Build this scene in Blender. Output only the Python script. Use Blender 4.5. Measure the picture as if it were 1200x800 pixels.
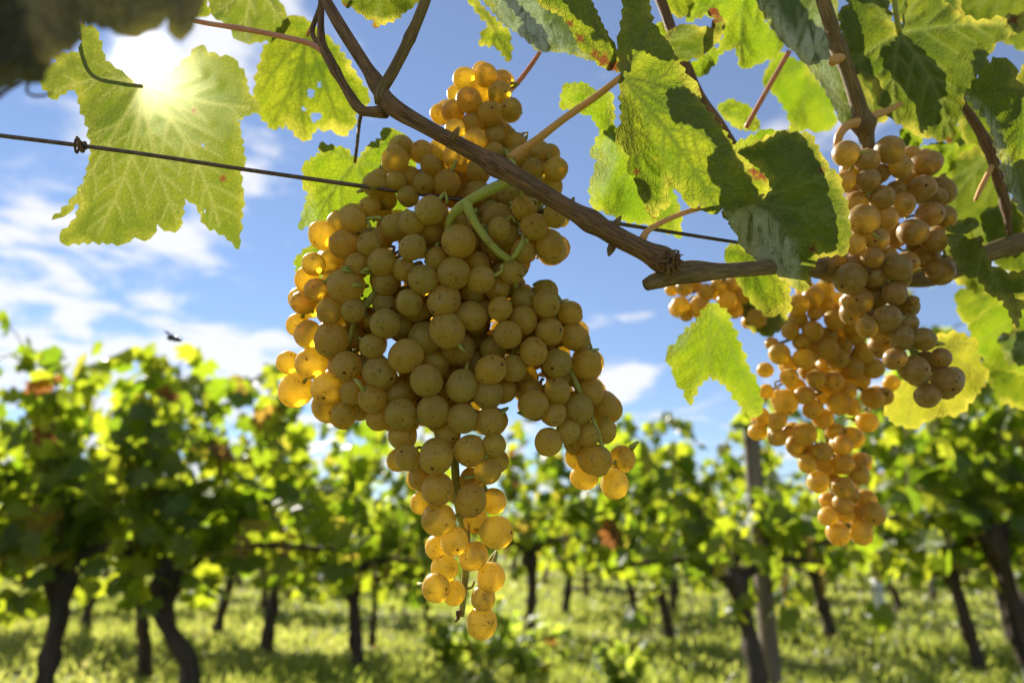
import bpy, math, random
import numpy as np
from mathutils import Vector, Matrix, geometry

# ------------------------------------------------------------------ clear
for o in list(bpy.data.objects):
    bpy.data.objects.remove(o)
scene = bpy.context.scene
COL = scene.collection
R = math.radians
rng = np.random.default_rng(7)
random.seed(7)

# ------------------------------------------------------------------ camera
CAM_H, TILT = 0.70, R(16.7)
cam_d = bpy.data.cameras.new('camera')
cam = bpy.data.objects.new('camera', cam_d)
COL.objects.link(cam)
cam.location = (0, 0, CAM_H)
cam.rotation_euler = (R(90) + TILT, 0, 0)
cam_d.sensor_width = 36.0
cam_d.lens = 24.0
cam_d.clip_start = 0.01
cam_d.clip_end = 2000
cam_d.dof.use_dof = True
cam_d.dof.focus_distance = 0.338
cam_d.dof.aperture_fstop = 6.3
cam_d.dof.aperture_blades = 9
scene.camera = cam

UP = np.array((0, -math.sin(TILT), math.cos(TILT)))
FW = np.array((0, math.cos(TILT), math.sin(TILT)))
RT = np.array((1.0, 0, 0))
ORG = np.array((0, 0, CAM_H))
FP = 800.0


def P(px, py, d):
    """A point of the place: seen at px, py of the 1200 x 800 photograph, d metres along the view axis."""
    return ORG + RT * ((px - 600) / FP * d) - UP * ((py - 400) / FP * d) + FW * d


def PA(px, py, d):
    px, py, d = np.asarray(px, float), np.asarray(py, float), np.asarray(d, float)
    return ORG + np.outer((px - 600) / FP * d, RT) - np.outer((py - 400) / FP * d, UP) + np.outer(d, FW)


def ground_at(px, py):
    v = P(px, py, 1.0) - ORG
    t = -CAM_H / v[2]
    return ORG + v * t


# ------------------------------------------------------------------ sun and sky
SUN_V = P(173, 72, 1.0) - ORG
SUN_V /= np.linalg.norm(SUN_V)
SUN_EL = math.asin(SUN_V[2])
SUN_AZ = math.atan2(SUN_V[0], SUN_V[1])          # from +Y towards +X
sun_d = bpy.data.lights.new('sun', 'SUN')
sun_d.energy = 5.0
sun_d.angle = R(0.53)
sun_d.color = (1.0, 0.94, 0.83)
sun = bpy.data.objects.new('sun', sun_d)
COL.objects.link(sun)
sun.rotation_euler = Vector(SUN_V).to_track_quat('Z', 'Y').to_euler()
sun.location = (-3, 5, 6)

scene.view_settings.view_transform = 'Standard'
scene.view_settings.look = 'None'
scene.view_settings.gamma = 1.0
scene.view_settings.use_curve_mapping = False
scene.view_settings.exposure = 1.4

scene.render.engine = 'CYCLES'
scene.cycles.use_denoising = True
scene.cycles.max_bounces = 10
scene.cycles.diffuse_bounces = 5
scene.cycles.transmission_bounces = 8
scene.cycles.transparent_max_bounces = 8
scene.cycles.sample_clamp_indirect = 8.0
scene.cycles.use_adaptive_sampling = True
scene.cycles.adaptive_threshold = 0.02

world = bpy.data.worlds.new('World')
scene.world = world
world.use_nodes = True
wt = world.node_tree
wt.nodes.clear()


class NT:
    """Small helper for node trees."""

    def __init__(self, tree):
        self.t = tree

    def n(self, kind, **kw):
        nd = self.t.nodes.new(kind)
        for k, v in kw.items():
            setattr(nd, k, v)
        return nd

    def put(self, sock, v):
        if v is None:
            return
        if hasattr(v, 'is_output'):
            self.t.links.new(v, sock)
        elif isinstance(v, (tuple, list)) and sock.type == 'RGBA' and len(v) == 3:
            sock.default_value = (*v, 1)
        else:
            sock.default_value = v

    def math(self, op, a, b=None, c=None, clamp=False):
        nd = self.n('ShaderNodeMath', operation=op, use_clamp=clamp)
        for i, v in enumerate((a, b, c)):
            self.put(nd.inputs[i], v)
        return nd.outputs[0]

    def vmath(self, op, a, b=None, scale=None):
        nd = self.n('ShaderNodeVectorMath', operation=op)
        self.put(nd.inputs[0], a)
        self.put(nd.inputs[1], b)
        if scale is not None:
            self.put(nd.inputs[3], scale)
        return nd.outputs['Value'] if op in ('DOT_PRODUCT', 'LENGTH', 'DISTANCE') else nd.outputs[0]

    def noise(self, vec, scale, detail=4, rough=.55, dist=0.0, out='Fac'):
        nd = self.n('ShaderNodeTexNoise')
        self.put(nd.inputs['Vector'], vec)
        nd.inputs['Scale'].default_value = scale
        nd.inputs['Detail'].default_value = detail
        nd.inputs['Roughness'].default_value = rough
        nd.inputs['Distortion'].default_value = dist
        return nd.outputs[out]

    def ramp(self, x, lo, hi):
        nd = self.n('ShaderNodeMapRange', interpolation_type='SMOOTHSTEP')
        self.put(nd.inputs[0], x)
        nd.inputs[1].default_value = lo
        nd.inputs[2].default_value = hi
        return nd.outputs[0]

    def mix(self, f, a, b, blend='MIX'):
        nd = self.n('ShaderNodeMix', data_type='RGBA', blend_type=blend)
        self.put(nd.inputs[0], f)
        self.put(nd.inputs[6], a)
        self.put(nd.inputs[7], b)
        return nd.outputs[2]

    def attr(self, name, out='Fac', kind='GEOMETRY'):
        nd = self.n('ShaderNodeAttribute', attribute_name=name, attribute_type=kind)
        return nd.outputs[out]


w = NT(wt)
sky = w.n('ShaderNodeTexSky', sky_type='NISHITA')
sky.sun_disc = False
sky.sun_elevation = SUN_EL
sky.sun_rotation = SUN_AZ
sky.altitude = 200
sky.air_density = 1.0
sky.dust_density = 0.0
sky.ozone_density = 2.0
dirv = w.n('ShaderNodeTexCoord').outputs['Generated']
sep = w.n('ShaderNodeSeparateXYZ')
w.put(sep.inputs[0], dirv)
cosang = w.vmath('DOT_PRODUCT', dirv, tuple(SUN_V))
# clouds: a high layer seen in perspective
den = w.math('MAXIMUM', w.math('ADD', sep.outputs[2], 0.10), 0.04)
comb = w.n('ShaderNodeCombineXYZ')
w.put(comb.inputs[0], w.math('DIVIDE', sep.outputs[0], den))
w.put(comb.inputs[1], w.math('DIVIDE', sep.outputs[1], den))
cn = w.noise(w.vmath('MULTIPLY', comb.outputs[0], (1.0, 1.1, 1)), 2.3, 10, .58, .25)
cover = w.noise(w.vmath('ADD', comb.outputs[0], (3.1, 1.7, 0)), .45, 2, .5)
azl = w.ramp(w.math('DIVIDE', sep.outputs[0], w.math('MAXIMUM', sep.outputs[1], .05)), 0.15, -0.62)
low = w.ramp(sep.outputs[2], 0.38, 0.12)
cm = w.math('ADD', w.math('MULTIPLY', azl, .13), w.math('MULTIPLY', low, .07))
cm = w.math('ADD', cm, w.math('MULTIPLY', cover, .16))
for cpx, cpy, cw, cg in ((742, 448, 6.0, .26), (690, 455, 4.0, .18), (60, 270, 9.0, .10), (200, 285, 6.0, .10), (40, 385, 6.0, .14), (250, 420, 5.0, .12)):
    cv = P(cpx, cpy, 1.0) - ORG
    cv /= np.linalg.norm(cv)
    dd_ = w.vmath('SUBTRACT', dirv, tuple(cv))
    dd_ = w.vmath('LENGTH', w.vmath('MULTIPLY', dd_, (1, 1, 2.2)))
    cm = w.math('ADD', cm, w.math('MULTIPLY', w.ramp(dd_, math.sin(R(cw)), 0.0), cg))
cloud = w.ramp(w.math('ADD', cn, cm), 0.66, 0.80)
cloud = w.math('MULTIPLY', cloud, w.ramp(sep.outputs[2], 0.0, 0.06))
# forward-scattered light round the sun, and the sun's own disc
aur = w.math('MULTIPLY', w.math('POWER', w.math('MAXIMUM', cosang, 0), 5000), 80.0)
aur2 = w.math('MULTIPLY', w.math('POWER', w.math('MAXIMUM', cosang, 0), 120), 0.0)
disc = w.math('MULTIPLY', w.ramp(cosang, math.cos(R(.30)), math.cos(R(.24))), 6000.0)
glow = w.math('ADD', w.math('ADD', aur, aur2), disc)
cl_col = w.vmath('SCALE', (1.0, 1.0, 1.02), scale=w.math('ADD', 7.6, w.math('MULTIPLY', aur2, 2.0)))
skyc = w.mix(1.0, sky.outputs[0], (0.90, 0.96, 1.08), 'MULTIPLY')
skyc = w.vmath('ADD', w.vmath('SCALE', skyc, scale=.85), (.68, .72, .78))
skyc = w.mix(w.math('MULTIPLY', cloud, .9), skyc, cl_col)
gl = w.vmath('SCALE', (1.0, .97, .92), scale=glow)
tot = w.vmath('ADD', skyc, gl)
bg = w.n('ShaderNodeBackground')
w.put(bg.inputs[0], tot)
bg.inputs[1].default_value = 0.052
wo = w.n('ShaderNodeOutputWorld')
wt.links.new(bg.outputs[0], wo.inputs[0])

# ------------------------------------------------------------------ materials


def new_mat(name):
    m = bpy.data.materials.new(name)
    m.use_nodes = True
    m.node_tree.nodes.clear()
    nt = NT(m.node_tree)
    out = nt.n('ShaderNodeOutputMaterial')
    return m, nt, out


def principled(nt, **kw):
    p = nt.n('ShaderNodeBsdfPrincipled')
    for k, v in kw.items():
        nt.put(p.inputs[k], v)
    return p


def bump(nt, h, strength, dist):
    b = nt.n('ShaderNodeBump')
    b.inputs['Strength'].default_value = strength
    b.inputs['Distance'].default_value = dist
    nt.put(b.inputs['Height'], h)
    return b.outputs[0]


def grape_mat(name, cols, sss=0.010, fleck=1.0, tl=.60, glow=(1.0, .75, .13)):
    m, nt, out = new_mat(name)
    oi = nt.n('ShaderNodeObjectInfo')
    gi = nt.n('ShaderNodeNewGeometry')
    rnd = nt.math('FRACT', nt.math('ADD', oi.outputs['Random'], gi.outputs['Random Per Island']))
    gco = nt.attr('gco', 'Vector')
    off = nt.vmath('SCALE', (37.0, 19.0, 53.0), scale=rnd)
    co = nt.vmath('ADD', gco, off)
    big = nt.noise(co, 1.1, 3)
    c = nt.mix(nt.ramp(rnd, .1, .9), cols[0], cols[1])
    c = nt.mix(nt.ramp(big, .4, .75), c, cols[2])
    # pale waxy bloom, rubbed off in places
    bl = nt.ramp(nt.noise(co, 2.3, 6, .7), .42, .70)
    c = nt.mix(nt.math('MULTIPLY', bl, .42), c, (0.58, 0.49, 0.29))
    # fine lenticels and brown scuffs
    vor = nt.n('ShaderNodeTexVoronoi')
    nt.put(vor.inputs['Vector'], co)
    vor.inputs['Scale'].default_value = 3.6
    patch = nt.ramp(nt.noise(co, 1.5, 2), .47, .62)
    dots = nt.math('MULTIPLY', nt.ramp(vor.outputs['Distance'], .13, .06), nt.ramp(nt.noise(co, 3.0, 1), .36, .52))
    scuf = nt.math('MULTIPLY', nt.ramp(nt.noise(co, 5.5, 6, .75, .8), .55, .61), patch)
    rus = nt.math('MULTIPLY', nt.ramp(nt.noise(co, 3.4, 5, .7), .50, .68), nt.math('MULTIPLY', patch, .45))
    # the dry flower scar at the grape's tip
    sp = nt.n('ShaderNodeSeparateXYZ')
    nt.put(sp.inputs[0], gco)
    tip = nt.math('MULTIPLY', nt.ramp(sp.outputs[2], -.986, -.996), nt.ramp(nt.math('FRACT', nt.math('MULTIPLY', rnd, 7.31)), .35, .75))
    halo = nt.math('MULTIPLY', nt.ramp(sp.outputs[2], -.80, -.99), .22)
    dark = nt.math('MAXIMUM', nt.math('MAXIMUM', nt.math('MULTIPLY', nt.math('MULTIPLY', dots, .45 * fleck), nt.ramp(nt.math('FRACT', nt.math('MULTIPLY', rnd, 3.17)), .0, .8)), nt.math('MULTIPLY', scuf, .9 * fleck)), tip, clamp=True)
    soft = nt.math('MAXIMUM', rus, halo)
    c = nt.mix(soft, c, (0.30, 0.15, 0.035))
    c = nt.mix(dark, c, (0.055, 0.025, 0.008))
    ro = nt.math('ADD', .34, nt.math('MULTIPLY', bl, .22))
    h = nt.math('ADD', nt.math('MULTIPLY', nt.noise(co, 14, 3), .4), nt.math('MULTIPLY', dark, -.6))
    p = principled(nt, **{'Base Color': c, 'Roughness': ro, 'Subsurface Weight': nt.math('SUBTRACT', 1.0, nt.math('MULTIPLY', dark, .8)),
                          'Subsurface Radius': (1.0, .62, .16), 'Subsurface Scale': sss, 'Specular IOR Level': .42, 'Sheen Weight': .34, 'Sheen Roughness': .35, 'Sheen Tint': (1.0, .93, .75),
                          'Normal': bump(nt, h, .12, .0006)})
    p.subsurface_method = 'RANDOM_WALK'
    tb = nt.n('ShaderNodeBsdfTranslucent')
    nt.put(tb.inputs[0], nt.mix(dark, nt.mix(.5, nt.vmath('MULTIPLY', c, (1.35, 1.2, .6)), glow), (.03, .012, .004)))
    rf = nt.n('ShaderNodeBsdfRefraction')
    nt.put(rf.inputs['Color'], nt.mix(dark, glow, (.2, .1, .03)))
    rf.inputs['Roughness'].default_value = .5
    rf.inputs['IOR'].default_value = 1.22
    m3 = nt.n('ShaderNodeMixShader')
    m3.inputs[0].default_value = .36
    m.node_tree.links.new(tb.outputs[0], m3.inputs[1])
    m.node_tree.links.new(rf.outputs[0], m3.inputs[2])
    tb = m3
    mx = nt.n('ShaderNodeMixShader')
    mx.inputs[0].default_value = tl
    m.node_tree.links.new(p.outputs[0], mx.inputs[1])
    m.node_tree.links.new(tb.outputs[0], mx.inputs[2])
    m.node_tree.links.new(mx.outputs[0], out.inputs[0])
    return m


M = {}
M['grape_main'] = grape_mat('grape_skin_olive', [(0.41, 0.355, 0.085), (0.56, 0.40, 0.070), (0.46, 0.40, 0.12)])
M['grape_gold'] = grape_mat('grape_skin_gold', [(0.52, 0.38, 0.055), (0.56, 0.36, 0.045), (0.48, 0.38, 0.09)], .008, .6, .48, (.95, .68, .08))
M['grape_shaded'] = grape_mat('grape_skin_shaded', [(0.28, 0.185, 0.042), (0.33, 0.18, 0.042), (0.26, 0.19, 0.06)], .008, .9, .36)  # skin darkened: the shade of the leaves above is put into its colour


def leaf_mat(name, top_a, top_b, tr_a, tr_b, vein_c, vein_t, trans=.5, brown=.5, wool_c=(.52, .55, .46), rough=.5, fwd=0.0, reddish=.3):
    m, nt, out = new_mat(name)
    co = nt.attr('leafco', 'Vector')
    vein = nt.attr('vein')
    marg = nt.attr('margin')
    wool = nt.attr('wool')
    n1 = nt.ramp(nt.noise(co, 26, 4, .6), .36, .66)
    n2 = nt.ramp(nt.noise(co, 95, 5, .65), .35, .7)
    patch = nt.math('ADD', nt.math('MULTIPLY', n1, .65), nt.math('MULTIPLY', n2, .35))
    d = nt.mix(patch, top_a, top_b)
    t = nt.mix(patch, tr_a, tr_b)
    # net of the smallest veins
    vor = nt.n('ShaderNodeTexVoronoi', feature='DISTANCE_TO_EDGE')
    nt.put(vor.inputs['Vector'], nt.vmath('ADD', co, nt.vmath('SCALE', nt.noise(co, 120, 2, .5, 0, 'Color'), scale=.006)))
    vor.inputs['Scale'].default_value = 330
    net = nt.ramp(vor.outputs['Distance'], .13, .0)
    d = nt.mix(nt.math('MULTIPLY', net, .12), d, vein_c)
    t = nt.mix(nt.math('MULTIPLY', net, .14), t, vein_t)
    d = nt.mix(nt.math('MULTIPLY', vein, .85), d, vein_c)
    t = nt.mix(nt.math('MULTIPLY', vein, .85), t, vein_t)
    # yellowing and browning towards the margin, and freckles
    mb = nt.ramp(nt.math('ADD', marg, nt.math('MULTIPLY', nt.noise(co, 60, 4), -.012)), -.0058, -.0088)
    mb = nt.math('MULTIPLY', mb, brown)
    my = nt.math('MULTIPLY', nt.ramp(nt.math('ADD', marg, nt.math('MULTIPLY', nt.noise(co, 40, 3), -.03)), -.009, -.021), min(1.0, brown + .1))
    d = nt.mix(my, d, (0.30, 0.30, 0.05))
    t = nt.mix(my, t, (0.62, 0.52, 0.06))
    fr = nt.math('MULTIPLY', nt.ramp(nt.noise(co, 210, 3, .6), .66, .73), nt.ramp(nt.noise(co, 22, 2), .44, .62))
    fr = nt.math('MULTIPLY', fr, reddish)
    bm = nt.math('MAXIMUM', mb, fr)
    bm = nt.math('MAXIMUM', bm, nt.attr('burn'))
    d = nt.mix(bm, d, (0.085, 0.032, 0.014))
    t = nt.mix(bm, t, (0.16, 0.045, 0.012))
    wf = nt.math('MULTIPLY', wool, nt.ramp(nt.noise(nt.vmath('MULTIPLY', co, (1, .35, 1)), 130, 5, .7, 1.5), .36, .56))
    d = nt.mix(wf, d, wool_c)
    t = nt.mix(wf, t, nt.mix(.5, t, (.25, .30, .12)))
    h = nt.math('ADD', nt.math('MULTIPLY', vein, .8), nt.math('MULTIPLY', nt.math('SUBTRACT', 1.0, net), -.5))
    h = nt.math('ADD', h, nt.math('MULTIPLY', nt.noise(co, 160, 4), .5))
    nrm = bump(nt, h, .7, .0012)
    p = principled(nt, **{'Base Color': d, 'Roughness': rough, 'Specular IOR Level': .35, 'Normal': nrm})
    tb = nt.n('ShaderNodeBsdfTranslucent')
    nt.put(tb.inputs[0], t)
    nt.put(tb.inputs[1], nrm)
    mx = nt.n('ShaderNodeMixShader')
    mx.inputs[0].default_value = trans
    m.node_tree.links.new(p.outputs[0], mx.inputs[1])
    m.node_tree.links.new(tb.outputs[0], mx.inputs[2])
    fin = mx.outputs[0]
    if fwd:
        rf = nt.n('ShaderNodeBsdfRefraction')
        nt.put(rf.inputs['Color'], nt.mix(.5, t, (.9, .9, .6)))
        rf.inputs['Roughness'].default_value = .75
        rf.inputs['IOR'].default_value = 1.07
        m2 = nt.n('ShaderNodeMixShader')
        m2.inputs[0].default_value = fwd
        m.node_tree.links.new(fin, m2.inputs[1])
        m.node_tree.links.new(rf.outputs[0], m2.inputs[2])
        fin = m2.outputs[0]
    m.node_tree.links.new(fin, out.inputs[0])
    return m


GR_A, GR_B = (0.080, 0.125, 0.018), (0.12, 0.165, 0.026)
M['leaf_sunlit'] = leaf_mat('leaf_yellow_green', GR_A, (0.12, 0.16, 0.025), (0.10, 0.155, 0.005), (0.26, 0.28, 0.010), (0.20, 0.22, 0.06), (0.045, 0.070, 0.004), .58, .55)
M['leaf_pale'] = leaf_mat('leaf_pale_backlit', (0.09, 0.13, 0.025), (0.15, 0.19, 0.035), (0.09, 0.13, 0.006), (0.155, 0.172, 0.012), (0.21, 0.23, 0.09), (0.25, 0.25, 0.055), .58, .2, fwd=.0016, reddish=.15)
M['leaf_dark'] = leaf_mat('leaf_deep_green_shaded', (0.070, 0.110, 0.010), (0.115, 0.15, 0.016), (0.050, 0.080, 0.004), (0.15, 0.175, 0.008), (0.20, 0.23, 0.07), (0.16, 0.19, 0.03), .5, .7, reddish=.6)  # deep green, darkened and less translucent to carry the shade among the leaves
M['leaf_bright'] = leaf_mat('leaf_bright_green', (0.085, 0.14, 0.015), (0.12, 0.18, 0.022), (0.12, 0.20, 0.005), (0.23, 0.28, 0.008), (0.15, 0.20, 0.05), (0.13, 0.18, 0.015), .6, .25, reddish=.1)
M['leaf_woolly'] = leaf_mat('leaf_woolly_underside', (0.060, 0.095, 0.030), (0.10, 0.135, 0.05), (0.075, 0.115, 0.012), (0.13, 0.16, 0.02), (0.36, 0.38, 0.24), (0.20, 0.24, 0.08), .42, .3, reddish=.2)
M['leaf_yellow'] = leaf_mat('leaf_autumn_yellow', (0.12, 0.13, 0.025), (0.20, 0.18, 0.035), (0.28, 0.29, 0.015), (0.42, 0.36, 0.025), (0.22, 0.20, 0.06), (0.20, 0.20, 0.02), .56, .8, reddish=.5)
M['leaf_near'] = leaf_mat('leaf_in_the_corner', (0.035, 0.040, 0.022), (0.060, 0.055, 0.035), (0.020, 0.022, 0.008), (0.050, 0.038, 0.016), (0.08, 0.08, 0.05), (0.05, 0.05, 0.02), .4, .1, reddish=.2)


def bark_mat(name, a, b, c, bump_s=.5, scale=1.0, rough=.75, sss=0):
    m, nt, out = new_mat(name)
    t = nt.attr('tco', 'Vector')
    st = nt.vmath('MULTIPLY', t, (1, 1, .07))
    fib = nt.noise(st, 900 * scale, 6, .65, .3)
    blot = nt.noise(t, 120 * scale, 4, .6)
    col = nt.mix(nt.ramp(fib, .32, .68), a, b)
    col = nt.mix(nt.ramp(blot, .5, .72), col, c)
    p = principled(nt, **{'Base Color': col, 'Roughness': rough, 'Specular IOR Level': .3,
                          'Normal': bump(nt, nt.math('ADD', fib, nt.math('MULTIPLY', blot, .4)), bump_s, .0012 / scale)})
    if sss:
        p.inputs['Subsurface Weight'].default_value = sss
        p.inputs['Subsurface Radius'].default_value = (1, .5, .2)
        p.inputs['Subsurface Scale'].default_value = .003
    m.node_tree.links.new(p.outputs[0], out.inputs[0])
    return m


M['cane'] = bark_mat('cane_bark', (0.060, 0.031, 0.016), (0.24, 0.135, 0.064), (0.13, 0.080, 0.044), 1.0)
M['cane_green'] = bark_mat('cane_olive_bark', (0.085, 0.058, 0.024), (0.23, 0.155, 0.062), (0.13, 0.08, 0.035), .7)
M['old_bark'] = bark_mat('old_trunk_bark', (0.030, 0.020, 0.013), (0.105, 0.075, 0.050), (0.06, 0.05, 0.035), 1.0, .05)
M['post_wood'] = bark_mat('weathered_post_wood', (0.11, 0.085, 0.062), (0.24, 0.19, 0.14), (0.16, 0.13, 0.10), .6, .05)
M['petiole_pink'] = bark_mat('petiole_pink', (0.42, 0.16, 0.10), (0.52, 0.24, 0.14), (0.44, 0.27, 0.12), .15, 1, .5, .5)
M['petiole_orange'] = bark_mat('petiole_orange', (0.46, 0.25, 0.07), (0.54, 0.31, 0.10), (0.44, 0.22, 0.06), .15, 1, .5, .5)
M['stem_green'] = bark_mat('bunch_stem_green', (0.24, 0.27, 0.055), (0.34, 0.36, 0.09), (0.22, 0.17, 0.06), .6, 1, .55, .4)
M['stem_brown'] = bark_mat('bunch_stem_brown', (0.15, 0.08, 0.025), (0.28, 0.19, 0.06), (0.07, 0.035, 0.015), .5, 1, .7)


def plain(name, col, rough=.6, metal=0.0, noise_s=40, var=.35):
    m, nt, out = new_mat(name)
    co = nt.n('ShaderNodeTexCoord').outputs['Object']
    f = nt.ramp(nt.noise(co, noise_s, 5), .3, .7)
    c = nt.mix(f, tuple(v * (1 - var) for v in col), tuple(min(1, v * (1 + var)) for v in col))
    p = principled(nt, **{'Base Color': c, 'Roughness': rough, 'Metallic': metal})
    m.node_tree.links.new(p.outputs[0], out.inputs[0])
    return m


M['wire'] = plain('weathered_wire', (0.10, 0.070, 0.065), .45, .55, 300)
M['white_post'] = plain('white_vine_guard', (0.72, 0.72, 0.68), .5, 0, 9, .12)
M['insect'] = plain('insect_body', (0.02, 0.02, 0.035), .35, 0, 400)
M['insect_wing'] = plain('insect_wing', (0.35, 0.4, 0.5), .3, 0, 400)
M['dry'] = plain('dried_brown_grapes', (0.20, 0.085, 0.030), .7, 0, 30, .5)


def foliage_mat(name, dark, light, tdark, tlight, yellow=(.62, .55, .05), trans=.58):
    """Small leaves seen out of focus: every leaf has its own tone."""
    m, nt, out = new_mat(name)
    r = nt.attr('tone')
    d = nt.mix(r, dark, light)
    t = nt.mix(r, tdark, tlight)
    y = nt.ramp(r, .945, .97)
    d = nt.mix(y, d, (.25, .20, .04))
    t = nt.mix(y, t, yellow)
    br = nt.ramp(r, .991, .995)
    d = nt.mix(br, d, (.16, .065, .025))
    t = nt.mix(br, t, (.30, .12, .03))
    p = principled(nt, **{'Base Color': d, 'Roughness': .42, 'Specular IOR Level': .45})
    tb = nt.n('ShaderNodeBsdfTranslucent')
    nt.put(tb.inputs[0], t)
    mx = nt.n('ShaderNodeMixShader')
    mx.inputs[0].default_value = trans
    m.node_tree.links.new(p.outputs[0], mx.inputs[1])
    m.node_tree.links.new(tb.outputs[0], mx.inputs[2])
    m.node_tree.links.new(mx.outputs[0], out.inputs[0])
    return m


M['foliage'] = foliage_mat('vine_foliage', (.050, .090, .014), (.095, .12, .022), (.19, .31, .009), (.53, .57, .026), trans=.62)
M['grass'] = foliage_mat('meadow_grass', (.11, .15, .030), (.24, .23, .08), (.36, .44, .045), (.66, .64, .15), (.70, .60, .26), .52)
M['weed'] = foliage_mat('weed_leaves', (.07, .12, .02), (.11, .16, .03), (.38, .52, .04), (.64, .70, .08))

gm, nt, out = new_mat('meadow_soil_and_turf')
co = nt.n('ShaderNodeTexCoord').outputs['Object']
a = nt.ramp(nt.noise(co, .9, 5, .6), .35, .68)
b = nt.ramp(nt.noise(co, 14, 5, .65), .35, .65)
c = nt.mix(a, (.12, .15, .035), (.22, .21, .075))
c = nt.mix(nt.math('MULTIPLY', b, .6), c, (.055, .070, .020))
c = nt.mix(nt.ramp(nt.noise(co, .35, 3), .58, .74), c, (.16, .12, .065))
p = principled(nt, **{'Base Color': c, 'Roughness': .9, 'Specular IOR Level': .2, 'Normal': bump(nt, nt.noise(co, 30, 5), .8, .03)})
gm.node_tree.links.new(p.outputs[0], out.inputs[0])
M['ground'] = gm

# ------------------------------------------------------------------ mesh helpers


class MB:
    """Collects geometry into one mesh with named per-vertex values."""

    def __init__(self):
        self.v, self.f, self.at, self.nv = [], [], {}, 0

    def add(self, verts, faces, **at):
        verts = np.asarray(verts, float).reshape(-1, 3)
        base = self.nv
        self.v.append(verts)
        self.f.extend([tuple(int(i) + base for i in f) for f in faces])
        for k, val in at.items():
            self.at.setdefault(k, []).append((base, np.asarray(val, float)))
        self.nv += len(verts)

    def mesh(self, name, mat, smooth=True, origin=None):
        v = np.concatenate(self.v) if self.v else np.zeros((0, 3))
        if origin is not None:
            v = v - np.asarray(origin)
        me = bpy.data.meshes.new(name)
        me.from_pydata(v.tolist(), [], self.f)
        for k, parts in self.at.items():
            vec = parts[0][1].ndim == 2
            a = me.attributes.new(k, 'FLOAT_VECTOR' if vec else 'FLOAT', 'POINT')
            buf = np.zeros((len(v), 3)) if vec else np.zeros(len(v))
            for b0, val in parts:
                buf[b0:b0 + len(val)] = val
            a.data.foreach_set('vector' if vec else 'value', buf.ravel().astype(np.float32))
        if smooth:
            me.polygons.foreach_set('use_smooth', [True] * len(me.polygons))
        me.materials.append(mat)
        me.update()
        return me

    def build(self, name, mat, parent=None, smooth=True, loc=None):
        org = None
        if parent is not None:
            org = np.array(parent['_w'])
        elif loc is not None:
            org = np.asarray(loc)
        o = bpy.data.objects.new(name, self.mesh(name, mat, smooth, org))
        COL.objects.link(o)
        if parent is not None:
            o.parent = parent
            o['_w'] = parent['_w']
        else:
            o.location = tuple(org) if org is not None else (0, 0, 0)
            o['_w'] = tuple(org) if org is not None else (0.0, 0.0, 0.0)
        return o


def tag(o, label=None, cat=None, group=None, kind=None):
    for k, val in (('label', label), ('category', cat), ('group', group), ('kind', kind)):
        if val:
            o[k] = val
    return o


def thing(name, loc, label, cat, group=None):
    o = bpy.data.objects.new(name, None)
    COL.objects.link(o)
    o.empty_display_size = .02
    o.location = tuple(float(x) for x in loc)
    o['_w'] = tuple(float(x) for x in loc)
    return tag(o, label, cat, group)


def catmull(pts, rad, step):
    pts, rad = np.asarray(pts, float), np.asarray(rad, float)
    if len(pts) == 2:
        pts = np.array([pts[0], (pts[0] + pts[1]) / 2, pts[1]])
        rad = np.array([rad[0], (rad[0] + rad[1]) / 2, rad[1]])
    e = np.vstack([2 * pts[0] - pts[1], pts, 2 * pts[-1] - pts[-2]])
    er = np.concatenate([[rad[0]], rad, [rad[-1]]])
    op, orr = [], []
    for i in range(1, len(e) - 2):
        n = max(2, int(np.linalg.norm(e[i + 1] - e[i]) / step))
        for k in range(n):
            t = k / n
            op.append(.5 * ((2 * e[i]) + (-e[i - 1] + e[i + 1]) * t + (2 * e[i - 1] - 5 * e[i] + 4 * e[i + 1] - e[i + 2]) * t * t
                            + (-e[i - 1] + 3 * e[i] - 3 * e[i + 1] + e[i + 2]) * t ** 3))
            s = t * t * (3 - 2 * t)
            orr.append(er[i] * (1 - s) + er[i + 1] * s)
    op.append(pts[-1])
    orr.append(rad[-1])
    return np.array(op), np.array(orr)


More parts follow.
